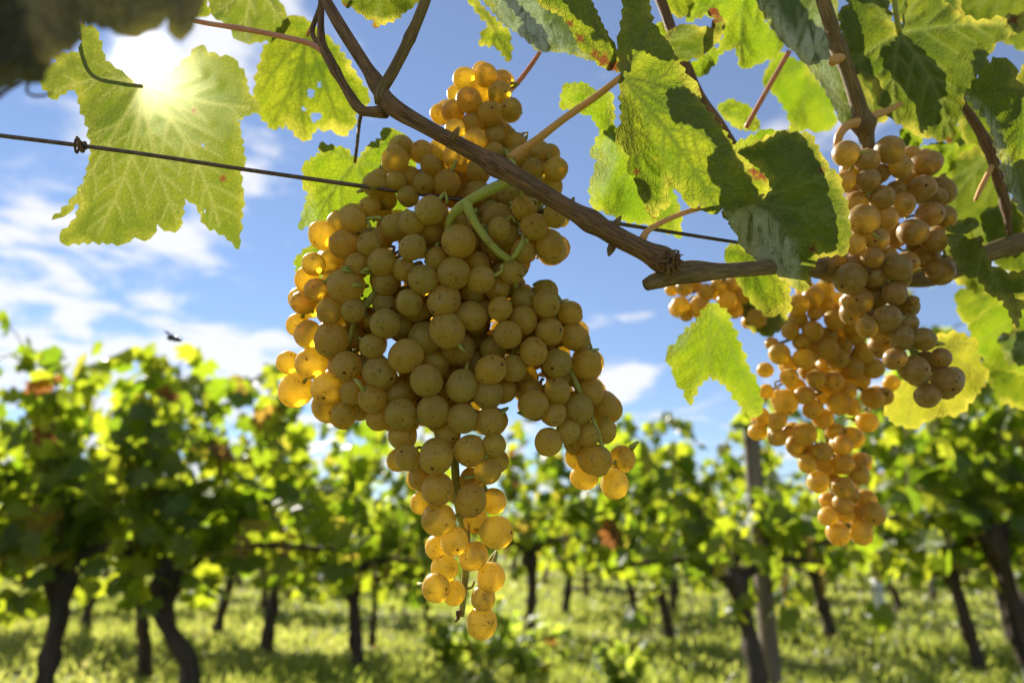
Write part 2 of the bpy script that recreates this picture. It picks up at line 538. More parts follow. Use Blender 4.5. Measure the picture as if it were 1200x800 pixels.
def tube(mb, pts, rad, sides=8, step=.01, wob=0.0, seed=0, lumps=()):
    """A tapering round stem along pts; wob roughens it; lumps = (fraction, gain, width) swells it."""
    p, r = catmull(pts, rad, step)
    n = len(p)
    g = np.random.default_rng(seed + 11)
    s = np.concatenate([[0], np.cumsum(np.linalg.norm(np.diff(p, axis=0), axis=1))])
    L = max(s[-1], 1e-6)
    for fr, gain, wd in lumps:
        r = r * (1 + gain * np.exp(-((s / L - fr) / wd) ** 2))
    tan = np.gradient(p, axis=0)
    tan /= np.linalg.norm(tan, axis=1)[:, None] + 1e-12
    u = np.cross(tan[0], (0.31, 0.22, 0.92))
    u /= np.linalg.norm(u)
    ph = g.uniform(0, 6.28, 6)
    V, T = [], []
    for i in range(n):
        u = u - tan[i] * np.dot(u, tan[i])
        u /= np.linalg.norm(u)
        b = np.cross(tan[i], u)
        for k in range(sides):
            a = 2 * math.pi * k / sides
            rr = r[i]
            if wob:
                rr *= 1 + wob * (math.sin(2 * a + ph[0] + s[i] / L * 5) * .5 + math.sin(3 * a + ph[1] - s[i] / L * 9) * .35 + math.sin(5 * a + ph[2] + 23 * s[i] / L) * .3
                                 + math.sin(ph[3] + 31 * s[i] / L) * .3)
            V.append(p[i] + (u * math.cos(a) + b * math.sin(a)) * rr)
            T.append((math.cos(a) * r[i], math.sin(a) * r[i], s[i] + seed * 1.7))
    F = []
    for i in range(n - 1):
        for k in range(sides):
            k2 = (k + 1) % sides
            F.append((i * sides + k, i * sides + k2, (i + 1) * sides + k2, (i + 1) * sides + k))
    F.append(tuple(range(sides))[::-1])
    F.append(tuple((n - 1) * sides + k for k in range(sides)))
    mb.add(V, F, tco=np.array(T))


def pxtube(mb, pts, sides=10, step=.004, **kw):
    """pts: (px, py, depth, radius in pixels)"""
    q = [P(a, b, d) for a, b, d, r in pts]
    rr = [r * d / FP for a, b, d, r in pts]
    tube(mb, q, rr, sides, step, **kw)


def sphere(seg=20, ring=14, squash=1.06):
    V, F = [(0, 0, -1)], []
    for i in range(1, ring):
        th = math.pi * i / ring
        for k in range(seg):
            a = 2 * math.pi * k / seg
            V.append((math.sin(th) * math.cos(a), math.sin(th) * math.sin(a), -math.cos(th)))
    V.append((0, 0, 1))
    for k in range(seg):
        F.append((0, 1 + (k + 1) % seg, 1 + k))
        F.append((len(V) - 1, 1 + (ring - 2) * seg + k, 1 + (ring - 2) * seg + (k + 1) % seg))
    for i in range(ring - 2):
        for k in range(seg):
            a, b = 1 + i * seg + k, 1 + i * seg + (k + 1) % seg
            F.append((a, b, b + seg, a + seg))
    V = np.array(V)
    return V, F


SPH_V, SPH_F = sphere(28, 18)
SPL_V, SPL_F = sphere(16, 10)


def berry_shape(V, k):
    g = np.random.default_rng(100 + k)
    sc = np.array((1, 1, g.uniform(1.0, 1.12)))
    d = 1 + .02 * np.sin(V @ g.normal(0, 2, 3) + g.uniform(0, 6)) + .012 * np.sin(V @ g.normal(0, 4, 3))
    return V * sc * d[:, None]


# ------------------------------------------------------------------ ground
gx = np.concatenate([-np.geomspace(900, 14, 14), np.linspace(-12, 12, 61), np.geomspace(14, 900, 14)])
gy = np.concatenate([-np.geomspace(300, 4, 8), np.linspace(-3, 26, 73), np.geomspace(28, 1200, 16)])
X, Y = np.meshgrid(gx, gy)


def gz(x, y):
    k = np.clip((np.hypot(x, y) - 2.0) / 4, 0, 1)
    return k * (.035 * np.sin(x * 1.3 + .7 * np.sin(y * .8)) * np.cos(y * .9 + 1) + .018 * np.sin(x * 3.1 + y * 2.3))


Z = gz(X, Y) * (np.hypot(X, Y) < 60)
mb = MB()
nx, ny = len(gx), len(gy)
mb.add(np.stack([X.ravel(), Y.ravel(), Z.ravel()], 1), [(j * nx + i, j * nx + i + 1, (j + 1) * nx + i + 1, (j + 1) * nx + i) for j in range(ny - 1) for i in range(nx - 1)])
ground = tag(mb.build('ground', M['ground']), kind='structure')

# grass: blades in tufts over the meadow
NB = 150000
dist = np.exp(rng.uniform(math.log(1.6), math.log(34), NB))
ang = rng.uniform(-.78, .78, NB)
bx, by = dist * np.sin(ang), dist * np.cos(ang)
tuft = .5 + .5 * np.sin(bx * 2.1 + 1.3 * np.sin(by * 1.7)) * np.cos(by * 2.6 + np.sin(bx * 1.1))
keep = rng.uniform(0, 1, NB) < .45 + .55 * tuft
bx, by, tuft, dist = bx[keep], by[keep], tuft[keep], dist[keep]
n = len(bx)
hh = (.035 + .075 * rng.uniform(0, 1, n) ** 1.6) * (.55 + .8 * tuft)
wd = (.0035 + .0012 * dist) * rng.uniform(.7, 1.3, n)
az = rng.uniform(0, 6.28, n)
ld = rng.uniform(0, 6.28, n)
lean = hh * rng.uniform(.2, 1.1, n)
bz = gz(bx, by) - .004
bs = np.stack([bx, by, bz], 1)
sd = np.stack([np.cos(az), np.sin(az), np.zeros(n)], 1) * wd[:, None]
mid = bs + np.stack([np.cos(ld) * lean * .3, np.sin(ld) * lean * .3, hh * .6], 1)
top = bs + np.stack([np.cos(ld) * lean, np.sin(ld) * lean, hh], 1)
V = np.stack([bs - sd, bs + sd, mid - sd * .75, mid + sd * .75, top], 1).reshape(-1, 3)
me = bpy.data.meshes.new('grass')
idx = np.arange(n)[:, None] * 5
tri = np.concatenate([idx + [0, 1, 3], idx + [0, 3, 2], idx + [2, 3, 4]], 1).reshape(-1, 3)
me.vertices.add(len(V))
me.vertices.foreach_set('co', V.ravel().astype(np.float32))
me.loops.add(tri.size)
me.loops.foreach_set('vertex_index', tri.ravel().astype(np.int32))
me.polygons.add(len(tri))
me.polygons.foreach_set('loop_start', np.arange(0, tri.size, 3, dtype=np.int32))
at = me.attributes.new('tone', 'FLOAT', 'POINT')
big_ = .5 + .5 * np.sin(bx * .55 + 1.1 * np.sin(by * .42)) * np.sin(by * .7 + 1.7 * np.cos(bx * .33))
tone = np.clip(.34 * (big_ - .5) + rng.uniform(0, .92, n) * .6 + .35 * (1 - tuft) + .1 * rng.normal(0, 1, n), 0, 1)
at.data.foreach_set('value', np.repeat(tone, 5).astype(np.float32))
me.materials.append(M['grass'])
me.update()
me.validate()
go = bpy.data.objects.new('grass', me)
COL.objects.link(go)
tag(go, 'sunlit yellow-green meadow grass between the vine trunks', 'grass', kind='stuff')

# ------------------------------------------------------------------ background vines
LEAF_POL = [(0, 1.0), (14, .80), (22, .74), (38, .93), (48, .80), (62, .58), (80, .82), (96, .74), (118, .60), (142, .66), (163, .48), (176, .16)]


def leaf_template():
    pts = [(0.0, 0.0)]
    full = LEAF_POL + [(360 - a, r) for a, r in LEAF_POL[::-1] if a > 0]
    for a, r in full:
        pts.append((math.sin(R(a)) * r * .62, -math.cos(R(a)) * r * .62 + .10))
    pts = np.array(pts)
    n = len(pts) - 1
    F = [(0, 1 + i, 1 + (i + 1) % n) for i in range(n)]
    return pts, F


LT, LTF = leaf_template()


def scatter_leaves(mb, pos, size, out, g, droop=.9, tone=None):
    """Leaves at pos, size each, hanging and turned roughly along out."""
    for i in range(len(pos)):
        s = size[i]
        y = LT[:, 1]
        x = LT[:, 0]
        z = -abs(x) * g.uniform(.1, .7) - (y ** 2) * g.uniform(-.3, .6) + .08 * np.sin(x * 7 + g.uniform(0, 6))
        loc = np.stack([x, y, z], 1) * s
        yaw = math.atan2(out[i][1], out[i][0]) + math.pi / 2 + g.normal(0, .9)
        pit = g.normal(droop, .45)           # 0 flat, pi/2 hanging straight down
        rol = g.normal(0, .5)
        cp, sp_ = math.cos(pit - math.pi / 2 + math.pi / 2), math.sin(pit)
        Rx = np.array([[1, 0, 0], [0, math.cos(pit), -math.sin(pit)], [0, math.sin(pit), math.cos(pit)]])
        Ry = np.array([[math.cos(rol), 0, math.sin(rol)], [0, 1, 0], [-math.sin(rol), 0, math.cos(rol)]])
        Rz = np.array([[math.cos(yaw), -math.sin(yaw), 0], [math.sin(yaw), math.cos(yaw), 0], [0, 0, 1]])
        w_ = loc @ (Rz @ Rx @ Ry).T + pos[i]
        tn = g.uniform(0, 1) if tone is None else tone[i]
        mb.add(w_, LTF, tone=np.full(len(w_), tn))


def vine_meshes(k):
    """One old vine: trunk with a gnarled head, shoots, foliage and dried grapes, standing at the origin, its row along X."""
    g = np.random.default_rng(500 + k)
    hh = .66 + g.uniform(-.05, .05)
    lx, ly = g.normal(0, .04), g.normal(0, .03)
    trunk = MB()
    r0 = g.uniform(.030, .048)
    tube(trunk, [(-lx, -ly, -.05), (-lx * .7 + g.normal(0, .02), -ly, .18), (g.normal(0, .03), 0, .42), (lx, ly, .64), (lx * .9, ly, hh)],
         [r0 * 1.2, r0 * .9, r0 * .8, r0 * 1.0, r0 * 1.2], 12, .03, wob=.28, seed=k, lumps=[(.85, .5, .1), (.4, .2, .06)])
    for sx in (-1, 1):
        tube(trunk, [(lx * .9, ly, hh - .06), (lx + sx * .12, ly, hh + .03), (lx + sx * .32, ly + g.normal(0, .03), hh + .07), (lx + sx * .55, ly + g.normal(0, .04), hh + .05)],
             [r0 * .9, r0 * .6, r0 * .42, r0 * .3], 8, .03, wob=.2, seed=k + 3)
    shoot, fol = MB(), MB()
    pos, size, outv = [], [], []
    ns = 8
    for i in range(ns):
        x0 = lx + (i / (ns - 1) - .5) * 1.10 + g.normal(0, .10)
        y0 = ly + g.normal(0, .05)
        top = g.uniform(.45, 1.12)
        side = g.choice([-1, 1])
        pts = [np.array((x0, y0, hh + .06))]
        dx, dy = g.normal(0, .10), side * g.uniform(.02, .16)
        for q in range(1, 5):
            f = q / 4
            droop = .35 * max(0, f - .55) ** 1.3 * g.uniform(.2, 1.8)
            pts.append(np.array((x0 + dx * f * 1.6 + g.normal(0, .03), y0 + dy * f * (1 + f), hh + .06 + top * f - droop)))
        tube(shoot, pts, [.006, .005, .004, .003, .002], 5, .06, seed=i)
        cp_, _ = catmull(pts, [1] * len(pts), .045)
        for c_ in cp_:
            for rep in range(1 + (g.uniform() < .15)):
                th = g.uniform(0, 6.28)
                o_ = np.array((math.cos(th) * .8, math.sin(th), g.uniform(-.25, .35)))
                pos.append(c_ + o_ * g.uniform(.03, .15))
                size.append(g.uniform(.10, .17))
                outv.append(o_)
    for i in range(2):                       # long shoots that arch out above the rest
        sx = g.choice([-1, 1])
        x0 = lx + g.uniform(-.4, .4)
        ln, tp = g.uniform(.5, .95), g.uniform(.85, 1.15)
        pts = [np.array((x0, ly, hh + .1)), np.array((x0 + sx * ln * .15, ly, hh + tp * .6)), np.array((x0 + sx * ln * .45, ly + g.normal(0, .06), hh + tp)), np.array((x0 + sx * ln * .8, ly + g.normal(0, .1), hh + tp * .98)), np.array((x0 + sx * ln, ly + g.normal(0, .12), hh + tp * .80))]
        tube(shoot, pts, [.006, .005, .004, .003, .002], 5, .06, seed=i)
        cp_, _ = catmull(pts, [1] * len(pts), .065)
        for c_ in cp_:
            o_ = np.array((g.normal(0, .6), g.choice([-1, 1]), g.uniform(-.5, .1)))
            pos.append(c_ + o_ * g.uniform(.02, .08))
            size.append(g.uniform(.09, .15))
            outv.append(o_)
    for i in range(62):                     # leaves that hang low round the head
        x_ = lx + g.uniform(-.62, .62)
        o_ = np.array((g.normal(0, .5), g.choice([-1, 1]) * g.uniform(.4, 1), 0))
        pos.append(np.array((x_, ly + o_[1] * g.uniform(.1, .34), hh + g.uniform(-.20, .35))))
        size.append(g.uniform(.09, .16))
        outv.append(o_)
    scatter_leaves(fol, pos, size, outv, g)
    dries = []
    for b in range(g.integers(2, 5)):
        dry = MB()
        dries.append(dry)
        c0 = np.array((lx + g.uniform(-.5, .5), ly + g.uniform(-.16, .16), hh + g.uniform(.02, .22)))
        for q in range(26):
            t = q / 26
            cc = c0 + np.clip(np.array((g.normal(0, .024), g.normal(0, .024), 0)), -.034, .034) * (1 - t) + np.array((0, 0, -.15 * t))
            dry.add(SPL_V[:, :] * .009 + cc, SPL_F)
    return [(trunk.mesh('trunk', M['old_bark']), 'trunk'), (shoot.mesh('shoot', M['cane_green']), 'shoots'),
            (fol.mesh('foliage', M['foliage'], smooth=False), 'foliage')] + [(d_.mesh('grape_cluster', M['grape_shaded']), 'grapes') for d_ in dries]


VINES = [vine_meshes(k) for k in range(7)]
PARTN = {'trunk': 'trunk', 'shoots': 'shoot', 'foliage': 'foliage', 'grapes': 'grape_cluster'}


def vine(x, y, k, yaw, s, label, group, sx=1.0):
    t = thing('grapevine', (x, y, float(gz(np.array(x), np.array(y)))), label, 'grapevine', group)
    t.rotation_euler = (0, 0, yaw)
    t.scale = (s * sx, s * sx, s)
    for me_, kind_ in VINES[k % len(VINES)]:
        o = bpy.data.objects.new(PARTN[kind_], me_)
        COL.objects.link(o)
        o.parent = t
        o['_w'] = t['_w']
    return t


near = [  # px, py of the foot, variant, yaw, height, label
    (192, 838, 0, .15, .94, 1.4, 'thick-trunked grapevine at the lower left below the big backlit leaf'),
    (40, 850, 1, -.1, .90, 1.1, 'grapevine with a dark trunk at the far lower left corner'),
    (-120, 850, 2, .2, 1.0, 1.0, 'tall grapevine whose shoots arch in at the left edge'),
    (150, 800, 3, .1, 1.0, .9, 'slim grapevine just behind the thick-trunked left vine'),
    (314, 762, 4, -.2, 1.05, .9, 'grapevine with a thin leaning trunk right of the thick left vine'),
    (411, 797, 5, .3, .82, .85, 'grapevine on a thin bent trunk below the left shoulder of the large bunch'),
    (435, 751, 6, 0, .76, .9, 'straight dark-trunked grapevine left of the large bunch tail'),
    (500, 752, 0, .4, .64, .8, 'low grapevine directly behind the tail of the large bunch'),
    (621, 745, 1, -.3, .98, 1.1, 'gnarled grapevine with brown leaves just right of the large bunch tail'),
    (744, 729, 2, .2, .98, .8, 'grapevine with a thin upright trunk midway between the two big bunches'),
    (776, 755, 3, -.1, 1.0, .9, 'grapevine with a slanting trunk below the right wing of the large bunch'),
    (880, 822, 4, .1, .95, 1.0, 'grapevine tied beside the grey wooden post'),
    (1141, 792, 5, -.2, 1.0, .72, 'grapevine with a long leaning trunk at the lower right'),
    (1330, 800, 6, .1, 1.30, 1.1, 'tall leafy grapevine cut by the right edge of the view'),
    (1205, 800, 3, .2, 1.22, 1.0, 'tall grapevine between the leaning trunk and the right edge'),
    (1167, 702, 0, .2, 1.0, .9, 'slender grapevine standing behind the leaning trunk at right'),
    (937, 704, 1, 0, 1.0, .9, 'grapevine in deep shade right behind the grey wooden post'),
]
occupied = []
for px, py, k, yaw, s, sx, lab in near:
    g_ = ground_at(px, py)
    vine(g_[0], g_[1], k, yaw, s, lab, None, sx)
    occupied.append((g_[0], g_[1]))
k = 0
for row in range(10):
    y0 = 5.6 + row * 2.5
    half = int(y0 * .95 / 1.15) + 1
    for i in range(-half, half + 1):
        x_ = i * 1.15 + rng.normal(0, .12) + (row % 2) * .5
        y_ = y0 + rng.normal(0, .12) - .10 * x_
        if y_ < 5.0 or abs(x_) > y_ * .92 or min(math.hypot(x_ - a_, y_ - b_) for a_, b_ in occupied) < .75:
            continue
        if abs(x_ + .09 * y_) < .075 * y_ + .15 and y_ < 20:      # the gap between the rows
            continue
        k += 1
        vine(x_, y_, k * 3 + row, rng.normal(0, .25) + (math.pi if k % 2 else 0), rng.uniform(.86, 1.05), 'one of the many leafy vines in the rows receding behind the nearest trunks', 'vines in the receding rows')

# posts, vine guard and background wires


def post(px, py, w_, h_, label, mat, name='vineyard_post', tilt=0.0, cap=False):
    g_ = ground_at(px, py)
    t = thing(name, (g_[0], g_[1], 0), label, 'post')
    mb = MB()
    tube(mb, [(g_[0], g_[1], -.1), (g_[0] + tilt * .4, g_[1], h_ * .45), (g_[0] + tilt, g_[1], h_)], [w_ * 1.08, w_, w_ * .94], 14, .08, wob=.05, seed=int(px))
    mb.build('shaft', mat, t)
    for z_ in ((.75, 1.25) if h_ > 1 else (.3,)):
        c_ = MB()
        zz = z_
        c_.add(np.array([(math.cos(a) * (w_ + .006) + g_[0] + tilt * zz / h_, math.sin(a) * (w_ + .006) + g_[1], zz + dz) for dz in (0, .008) for a in np.linspace(0, 2 * math.pi, 16, endpoint=False)]),
               [(i, (i + 1) % 16, 16 + (i + 1) % 16, 16 + i) for i in range(16)])
        c_.build('wire_loop', M['wire'], t)
    return t


post(906, 812, .046, 1.45, 'grey weathered wooden post beside the shaded vine at right', M['post_wood'], tilt=.02)
post(1034, 730, .050, .40, 'short white vine guard standing in the sunny grass', M['white_post'], 'vine_guard')
post(880, 640, .055, 1.9, 'distant wooden post among the far right rows', M['post_wood'])

for i, (ya, z_, lab) in enumerate([(4.6, 1.15, 'thin trellis wire through the foliage of the nearer vines'), (4.6, .78, 'low trellis wire at the heads of the nearer vines'), (6.3, 1.3, 'thin trellis wire through the second row of vines')]):
    mb = MB()
    tube(mb, [(-6, ya + .5, z_), (0, ya, z_ - .02), (6, ya - .5, z_)], [.0022] * 3, 6, .5)
    tag(mb.build('trellis_wire', M['wire'], loc=(0, ya, z_)), lab, 'wire')

# weeds in the grass
g = np.random.default_rng(42)
weeds = [(560, 800, .40, 'tallest leafy weed below the tail of the large bunch'), (625, 812, .36, 'pale leafy weed right of the tallest weed'), (515, 815, .30, 'low leafy weed left of the tallest weed'),
         (730, 822, .22, 'small leafy weed in the grass left of the grey post')]
bpy.context.view_layer.update()
_dg = bpy.context.evaluated_depsgraph_get()
for px, py, h_, lab in weeds:
    best_ = None
    for t_ in range(70):
        qx, qy = px + g.uniform(-38, 38), py + g.uniform(-25, 60)
        c_ = ground_at(qx, qy)
        lit = 0
        for e in range(8):
            o_ = Vector((c_[0] + g.uniform(-.15, .15), c_[1] + g.uniform(-.1, .1), h_ * g.uniform(.4, 1)))
            lit += not scene.ray_cast(_dg, o_, Vector(SUN_V), distance=30)[0]
        sc_ = lit - abs(qx - px) / 40
        if best_ is None or sc_ > best_[0]:
            best_ = (sc_, c_)
    g_ = best_[1]
    t = thing('weed', (g_[0], g_[1], 0), lab, 'weed')
    st, lf = MB(), MB()
    pos, size, outv = [], [], []
    for q in range(10):
        a = g.uniform(0, 6.28)
        tp = np.array((g_[0] + math.cos(a) * h_ * .5, g_[1] + math.sin(a) * h_ * .5, h_ * g.uniform(.6, 1.1)))
        bs_ = np.array((g_[0], g_[1], -.01))
        md = (bs_ + tp) / 2 + np.array((0, 0, h_ * .15))
        tube(st, [bs_, md, tp], [.004, .003, .002], 5, .05)
        for f in np.linspace(.3, 1, 8):
            pos.append(bs_ * (1 - f) ** 2 + 2 * md * f * (1 - f) + tp * f * f + g.normal(0, .012, 3))
            size.append(g.uniform(.05, .10))
            outv.append((math.cos(a + g.normal(0, 1)), math.sin(a + g.normal(0, 1)), 0))
    scatter_leaves(lf, pos, size, outv, g, droop=.3)
    st.build('stem', M['stem_green'], t)
    lf.build('foliage', M['weed'], t, smooth=False)

# ------------------------------------------------------------------ the near vine: canes, shoots, wire
BASE = P(785, 306, .318)
vc = thing('vine_cane', BASE, 'brown woody cane with side shoots running across above the large bunch', 'vine cane')
mb = MB()
pxtube(mb, [(352, -60, .352, 6), (374, -15, .346, 6), (398, 30, .341, 7), (438, 92, .335, 7.5), (458, 123, .332, 10), (500, 149, .329, 8.5), (560, 181, .324, 9.5), (605, 207, .32, 11.5),
            (655, 238, .317, 10.5), (700, 264, .316, 11.5), (722, 277, .316, 12.5), (755, 294, .317, 12.5), (790, 312, .318, 14)], 22, .0018, wob=.10, seed=1,
       lumps=[(.34, .35, .02), (.63, .28, .02), (.83, .25, .018), (.97, .25, .02)])
mb.build('cane', M['cane'], vc)
mb = MB()
pxtube(mb, [(757, 334, .317, 7), (772, 328, .319, 10), (800, 320, .321, 11), (845, 318, .331, 9.5), (880, 315, .350, 9), (925, 312, .385, 9), (970, 315, .43, 10), (1030, 322, .468, 10), (1085, 326, .475, 10),
            (1120, 315, .478, 9), (1160, 296, .48, 10), (1205, 283, .485, 11), (1290, 262, .49, 11)], 18, .003, wob=.10, seed=2, lumps=[(.06, .3, .03), (.4, .2, .03), (.72, .2, .03)])
mb.build('cane', M['cane_green'], vc)
mb = MB()
g = np.random.default_rng(5)
for q in range(16):                          # torn bark round the joint
    a0, b0 = 790 + g.normal(0, 8), 311 + g.normal(0, 7)
    pxtube(mb, [(a0, b0, .312, 2.2), (a0 + g.normal(0, 5), b0 - 4 + g.normal(0, 5), .309, 1.5), (a0 + g.normal(0, 9), b0 + g.normal(0, 9), .308, .4)], 5, .002, seed=q)
mb.build('torn_bark', M['cane'], vc)
CP = [(398, 30, .341), (438, 92, .335), (500, 149, .329), (560, 181, .324), (605, 207, .32), (655, 238, .317), (700, 264, .316), (755, 294, .317)]
for q in range(9):
    i_ = int(g.integers(2, 7))
    f_ = g.uniform(0, .6)
    a_, b_ = np.array(CP[i_]), np.array(CP[i_ + 1])
    p_ = [a_ + (b_ - a_) * (f_ + e * g.uniform(.10, .16)) for e in range(4)]
    oy = g.uniform(-7, 7)
    mb = MB()
    pxtube(mb, [(v[0], v[1] + oy + (e == 3) * g.normal(0, 2.5), v[2] - .0042 - (e == 3) * .0012, (1.6, 1.9, 1.5, .5)[e]) for e, v in enumerate(p_)], 6, .002, wob=.2, seed=q)
    mb.build('bark_strip', M['cane'], vc)
for bx_, by_, dx_, dy_ in ((668, 240, 5, -9), (533, 158, 5, -9), (722, 262, 6, -9), (716, 292, -3, 8)):
    mb = MB()
    pxtube(mb, [(bx_ - dx_ * .5, by_ - dy_ * .5, .318, 5), (bx_, by_, .317, 5), (bx_ + dx_ * .6, by_ + dy_ * .6, .3165, 3), (bx_ + dx_, by_ + dy_, .316, .8)], 10, .001, wob=.08)
    mb.build('bud', M['cane_green'], vc)
shoots = [
    ([(506, -25, .325, 6), (497, 5, .326, 6.5), (480, 45, .329, 6.5), (460, 85, .331, 6.5), (446, 108, .332, 7), (447, 120, .332, 8)], 'cane_green'),
    ([(452, 131, .334, 8), (432, 131, .338, 6), (420, 126, .341, 6.5), (400, 95, .346, 5), (384, 66, .35, 6), (377, 50, .352, 5), (376, 20, .354, 4), (378, -20, .356, 4)], 'cane'),
    ([(384, 64, .35, 5), (365, 52, .354, 3.5), (330, 43, .36, 3.3), (285, 34, .368, 3), (235, 26, .376, 2.8), (200, 16, .38, 2.5), (150, -10, .385, 2.5)], 'petiole_pink'),
    ([(376, 55, .352, 3), (366, 38, .357, 3), (374, 10, .36, 2.5), (380, -15, .362, 2)], 'cane'),
]
for pts, mt in shoots:
    mb = MB()
    pxtube(mb, pts, 12, .003, wob=.04, seed=len(pts), lumps=[(.45, .2, .04)])
    mb.build('shoot', M[mt], vc)

r2 = thing('vine_cane', P(1000, 100, .42), 'upright jointed shoot above the dusky right bunch', 'vine cane')
mb = MB()
pxtube(mb, [(955, -30, .41, 8), (966, 5, .41, 8), (982, 55, .412, 8), (996, 92, .414, 8), (1008, 130, .417, 9), (1012, 145, .418, 11), (1016, 165, .42, 8), (1019, 185, .422, 8)], 14, .003, wob=.03, seed=4,
       lumps=[(.41, .35, .025), (.82, .35, .03)])
mb.build('cane', M['cane_green'], r2)
for pts in ([(1008, 143, .416, 6), (992, 148, .413, 5), (983, 160, .412, 5), (981, 172, .414, 4)], [(1014, 142, .418, 5), (1028, 134, .42, 5), (1040, 130, .425, 4), (1055, 122, .43, 3)], [(986, 68, .411, 6), (978, 70, .408, 6), (975, 74, .406, 4)]):
    mb = MB()
    pxtube(mb, pts, 10, .002)
    mb.build('side_shoot', M['petiole_orange'], r2)
r3 = thing('vine_cane', P(1160, 200, .47), 'thin reddish shoot among the leaves at the right edge', 'vine cane')
mb = MB()
pxtube(mb, [(1125, 118, .47, 4), (1140, 140, .47, 5.5), (1158, 172, .47, 6), (1172, 215, .472, 6.5), (1178, 240, .474, 4.5), (1184, 275, .476, 3.5)], 10, .004, lumps=[(.35, .3, .04), (.8, .4, .04)])
mb.build('cane', M['cane'], r3)
mb = MB()
pxtube(mb, [(1163, 194, .47, 3), (1150, 220, .468, 3), (1143, 235, .467, 2)], 8, .003)
mb.build('side_shoot', M['petiole_orange'], r3)
r4 = thing('vine_cane', P(820, 80, .44), 'dark thin shoot behind the twisted leaf', 'vine cane')
mb = MB()
pxtube(mb, [(762, -30, .44, 6), (778, 10, .44, 6), (800, 70, .44, 6), (822, 115, .44, 5.5), (842, 142, .44, 5), (870, 185, .445, 4)], 10, .004, lumps=[(.5, .2, .05)])
mb.build('cane', M['cane'], r4)

wire = MB()
pxtube(wire, [(-120, 145, .345, 2.4), (0, 159, .349, 2.6), (150, 178, .353, 2.5), (290, 199, .357, 2.4), (430, 219, .360, 2.5), (560, 237, .364, 2.3), (730, 263, .368, 2.2), (850, 282, .374, 2.0), (900, 289, .41, 1.9), (1000, 303, .48, 1.8), (1300, 345, .52, 1.6)], 8, .008, wob=.05)
wo_ = thing('trellis_wire', P(430, 219, .36), 'dark trellis wire stretched past the backlit leaf and behind the large bunch', 'wire')
wire.build('wire', M['wire'], wo_)
mb = MB()
cs = []
for q in range(40):
    a = q / 39 * 6.28 * 2.6
    c_ = P(88 + q / 39 * 11, 170.5, .3505)
    cs.append(c_ + UP * math.cos(a) * .0026 * (1 + .5 * math.sin(q)) + FW * math.sin(a) * .0026)
cs.append(P(90, 160, .349))
tube(mb, cs, [.0006] * len(cs), 6, .0008)
t_ = tag(mb.build('tendril', M['cane'], loc=P(93, 170, .35)), 'dry curled tendril wound round the wire at the left', 'tendril')
mb = MB()
pxtube(mb, [(-30, 140, .16, 1.6), (0, 113, .165, 2.0), (12, 104, .17, 2.0), (24, 98, .175, 1.5)], 8, .002)
pxtube(mb, [(34, 98, .18, 1.4), (31, 106, .181, 1.8), (38, 112, .183, 1.8), (52, 112, .186, 1.6), (62, 108, .19, .8)], 8, .002)
tag(mb.build('tendril', M['cane'], loc=P(20, 105, .17)), 'hooked brown tendril under the dark leaf in the upper left corner', 'tendril')

# ------------------------------------------------------------------ leaves of the near vine


def seg_dist(p, a, b):
    """Distance of points p (n,2) to segments a-b (m,2): (n,)"""
    best = np.full(len(p), 1e9)
    for i in range(len(a)):
        d = b[i] - a[i]
        L2 = max(float(d @ d), 1e-9)
        t = np.clip(((p - a[i]) @ d) / L2, 0, 1)
        q = p - (a[i] + t[:, None] * d)
        best = np.minimum(best, np.hypot(q[:, 0], q[:, 1]))
    return best


def inside(p, poly):
    x, y = p[:, 0], p[:, 1]
    c = np.zeros(len(p), bool)
    j = len(poly) - 1
    for i in range(len(poly)):
        xi, yi, xj, yj = poly[i][0], poly[i][1], poly[j][0], poly[j][1]
        m = ((yi > y) != (yj > y)) & (x < (xj - xi) * (y - yi) / (yj - yi + 1e-12) + xi)
        c ^= m
        j = i
    return c


def serrate(pts, wl, amp, g):
    """Vine-leaf teeth along a coarse outline."""
    pts = np.array(pts, float)
    area = .5 * np.sum(pts[:, 0] * np.roll(pts[:, 1], -1) - np.roll(pts[:, 0], -1) * pts[:, 1])
    sgn = 1 if area > 0 else -1
    out = []
    n = len(pts)
    for i in range(n):
        a, b = pts[i], pts[(i + 1) % n]
        d = b - a
        L = np.hypot(*d)
        nrm = np.array((d[1], -d[0])) / max(L, 1e-6) * sgn
        m = max(1, int(round(L / (wl * g.uniform(.8, 1.3)))))
        out.append(a)
        for k in range(m):
            t0, t1 = k / m, (k + 1) / m
            tt = t0 + (t1 - t0) * g.uniform(.45, .75)
            am = amp * g.uniform(.5, 1.3) * min(1, L / m / wl + .2)
            if L > wl * .5:
                out.append(a + d * tt + nrm * am)
            if k < m - 1:
                out.append(a + d * t1 - nrm * amp * .15)
    return np.array(out)


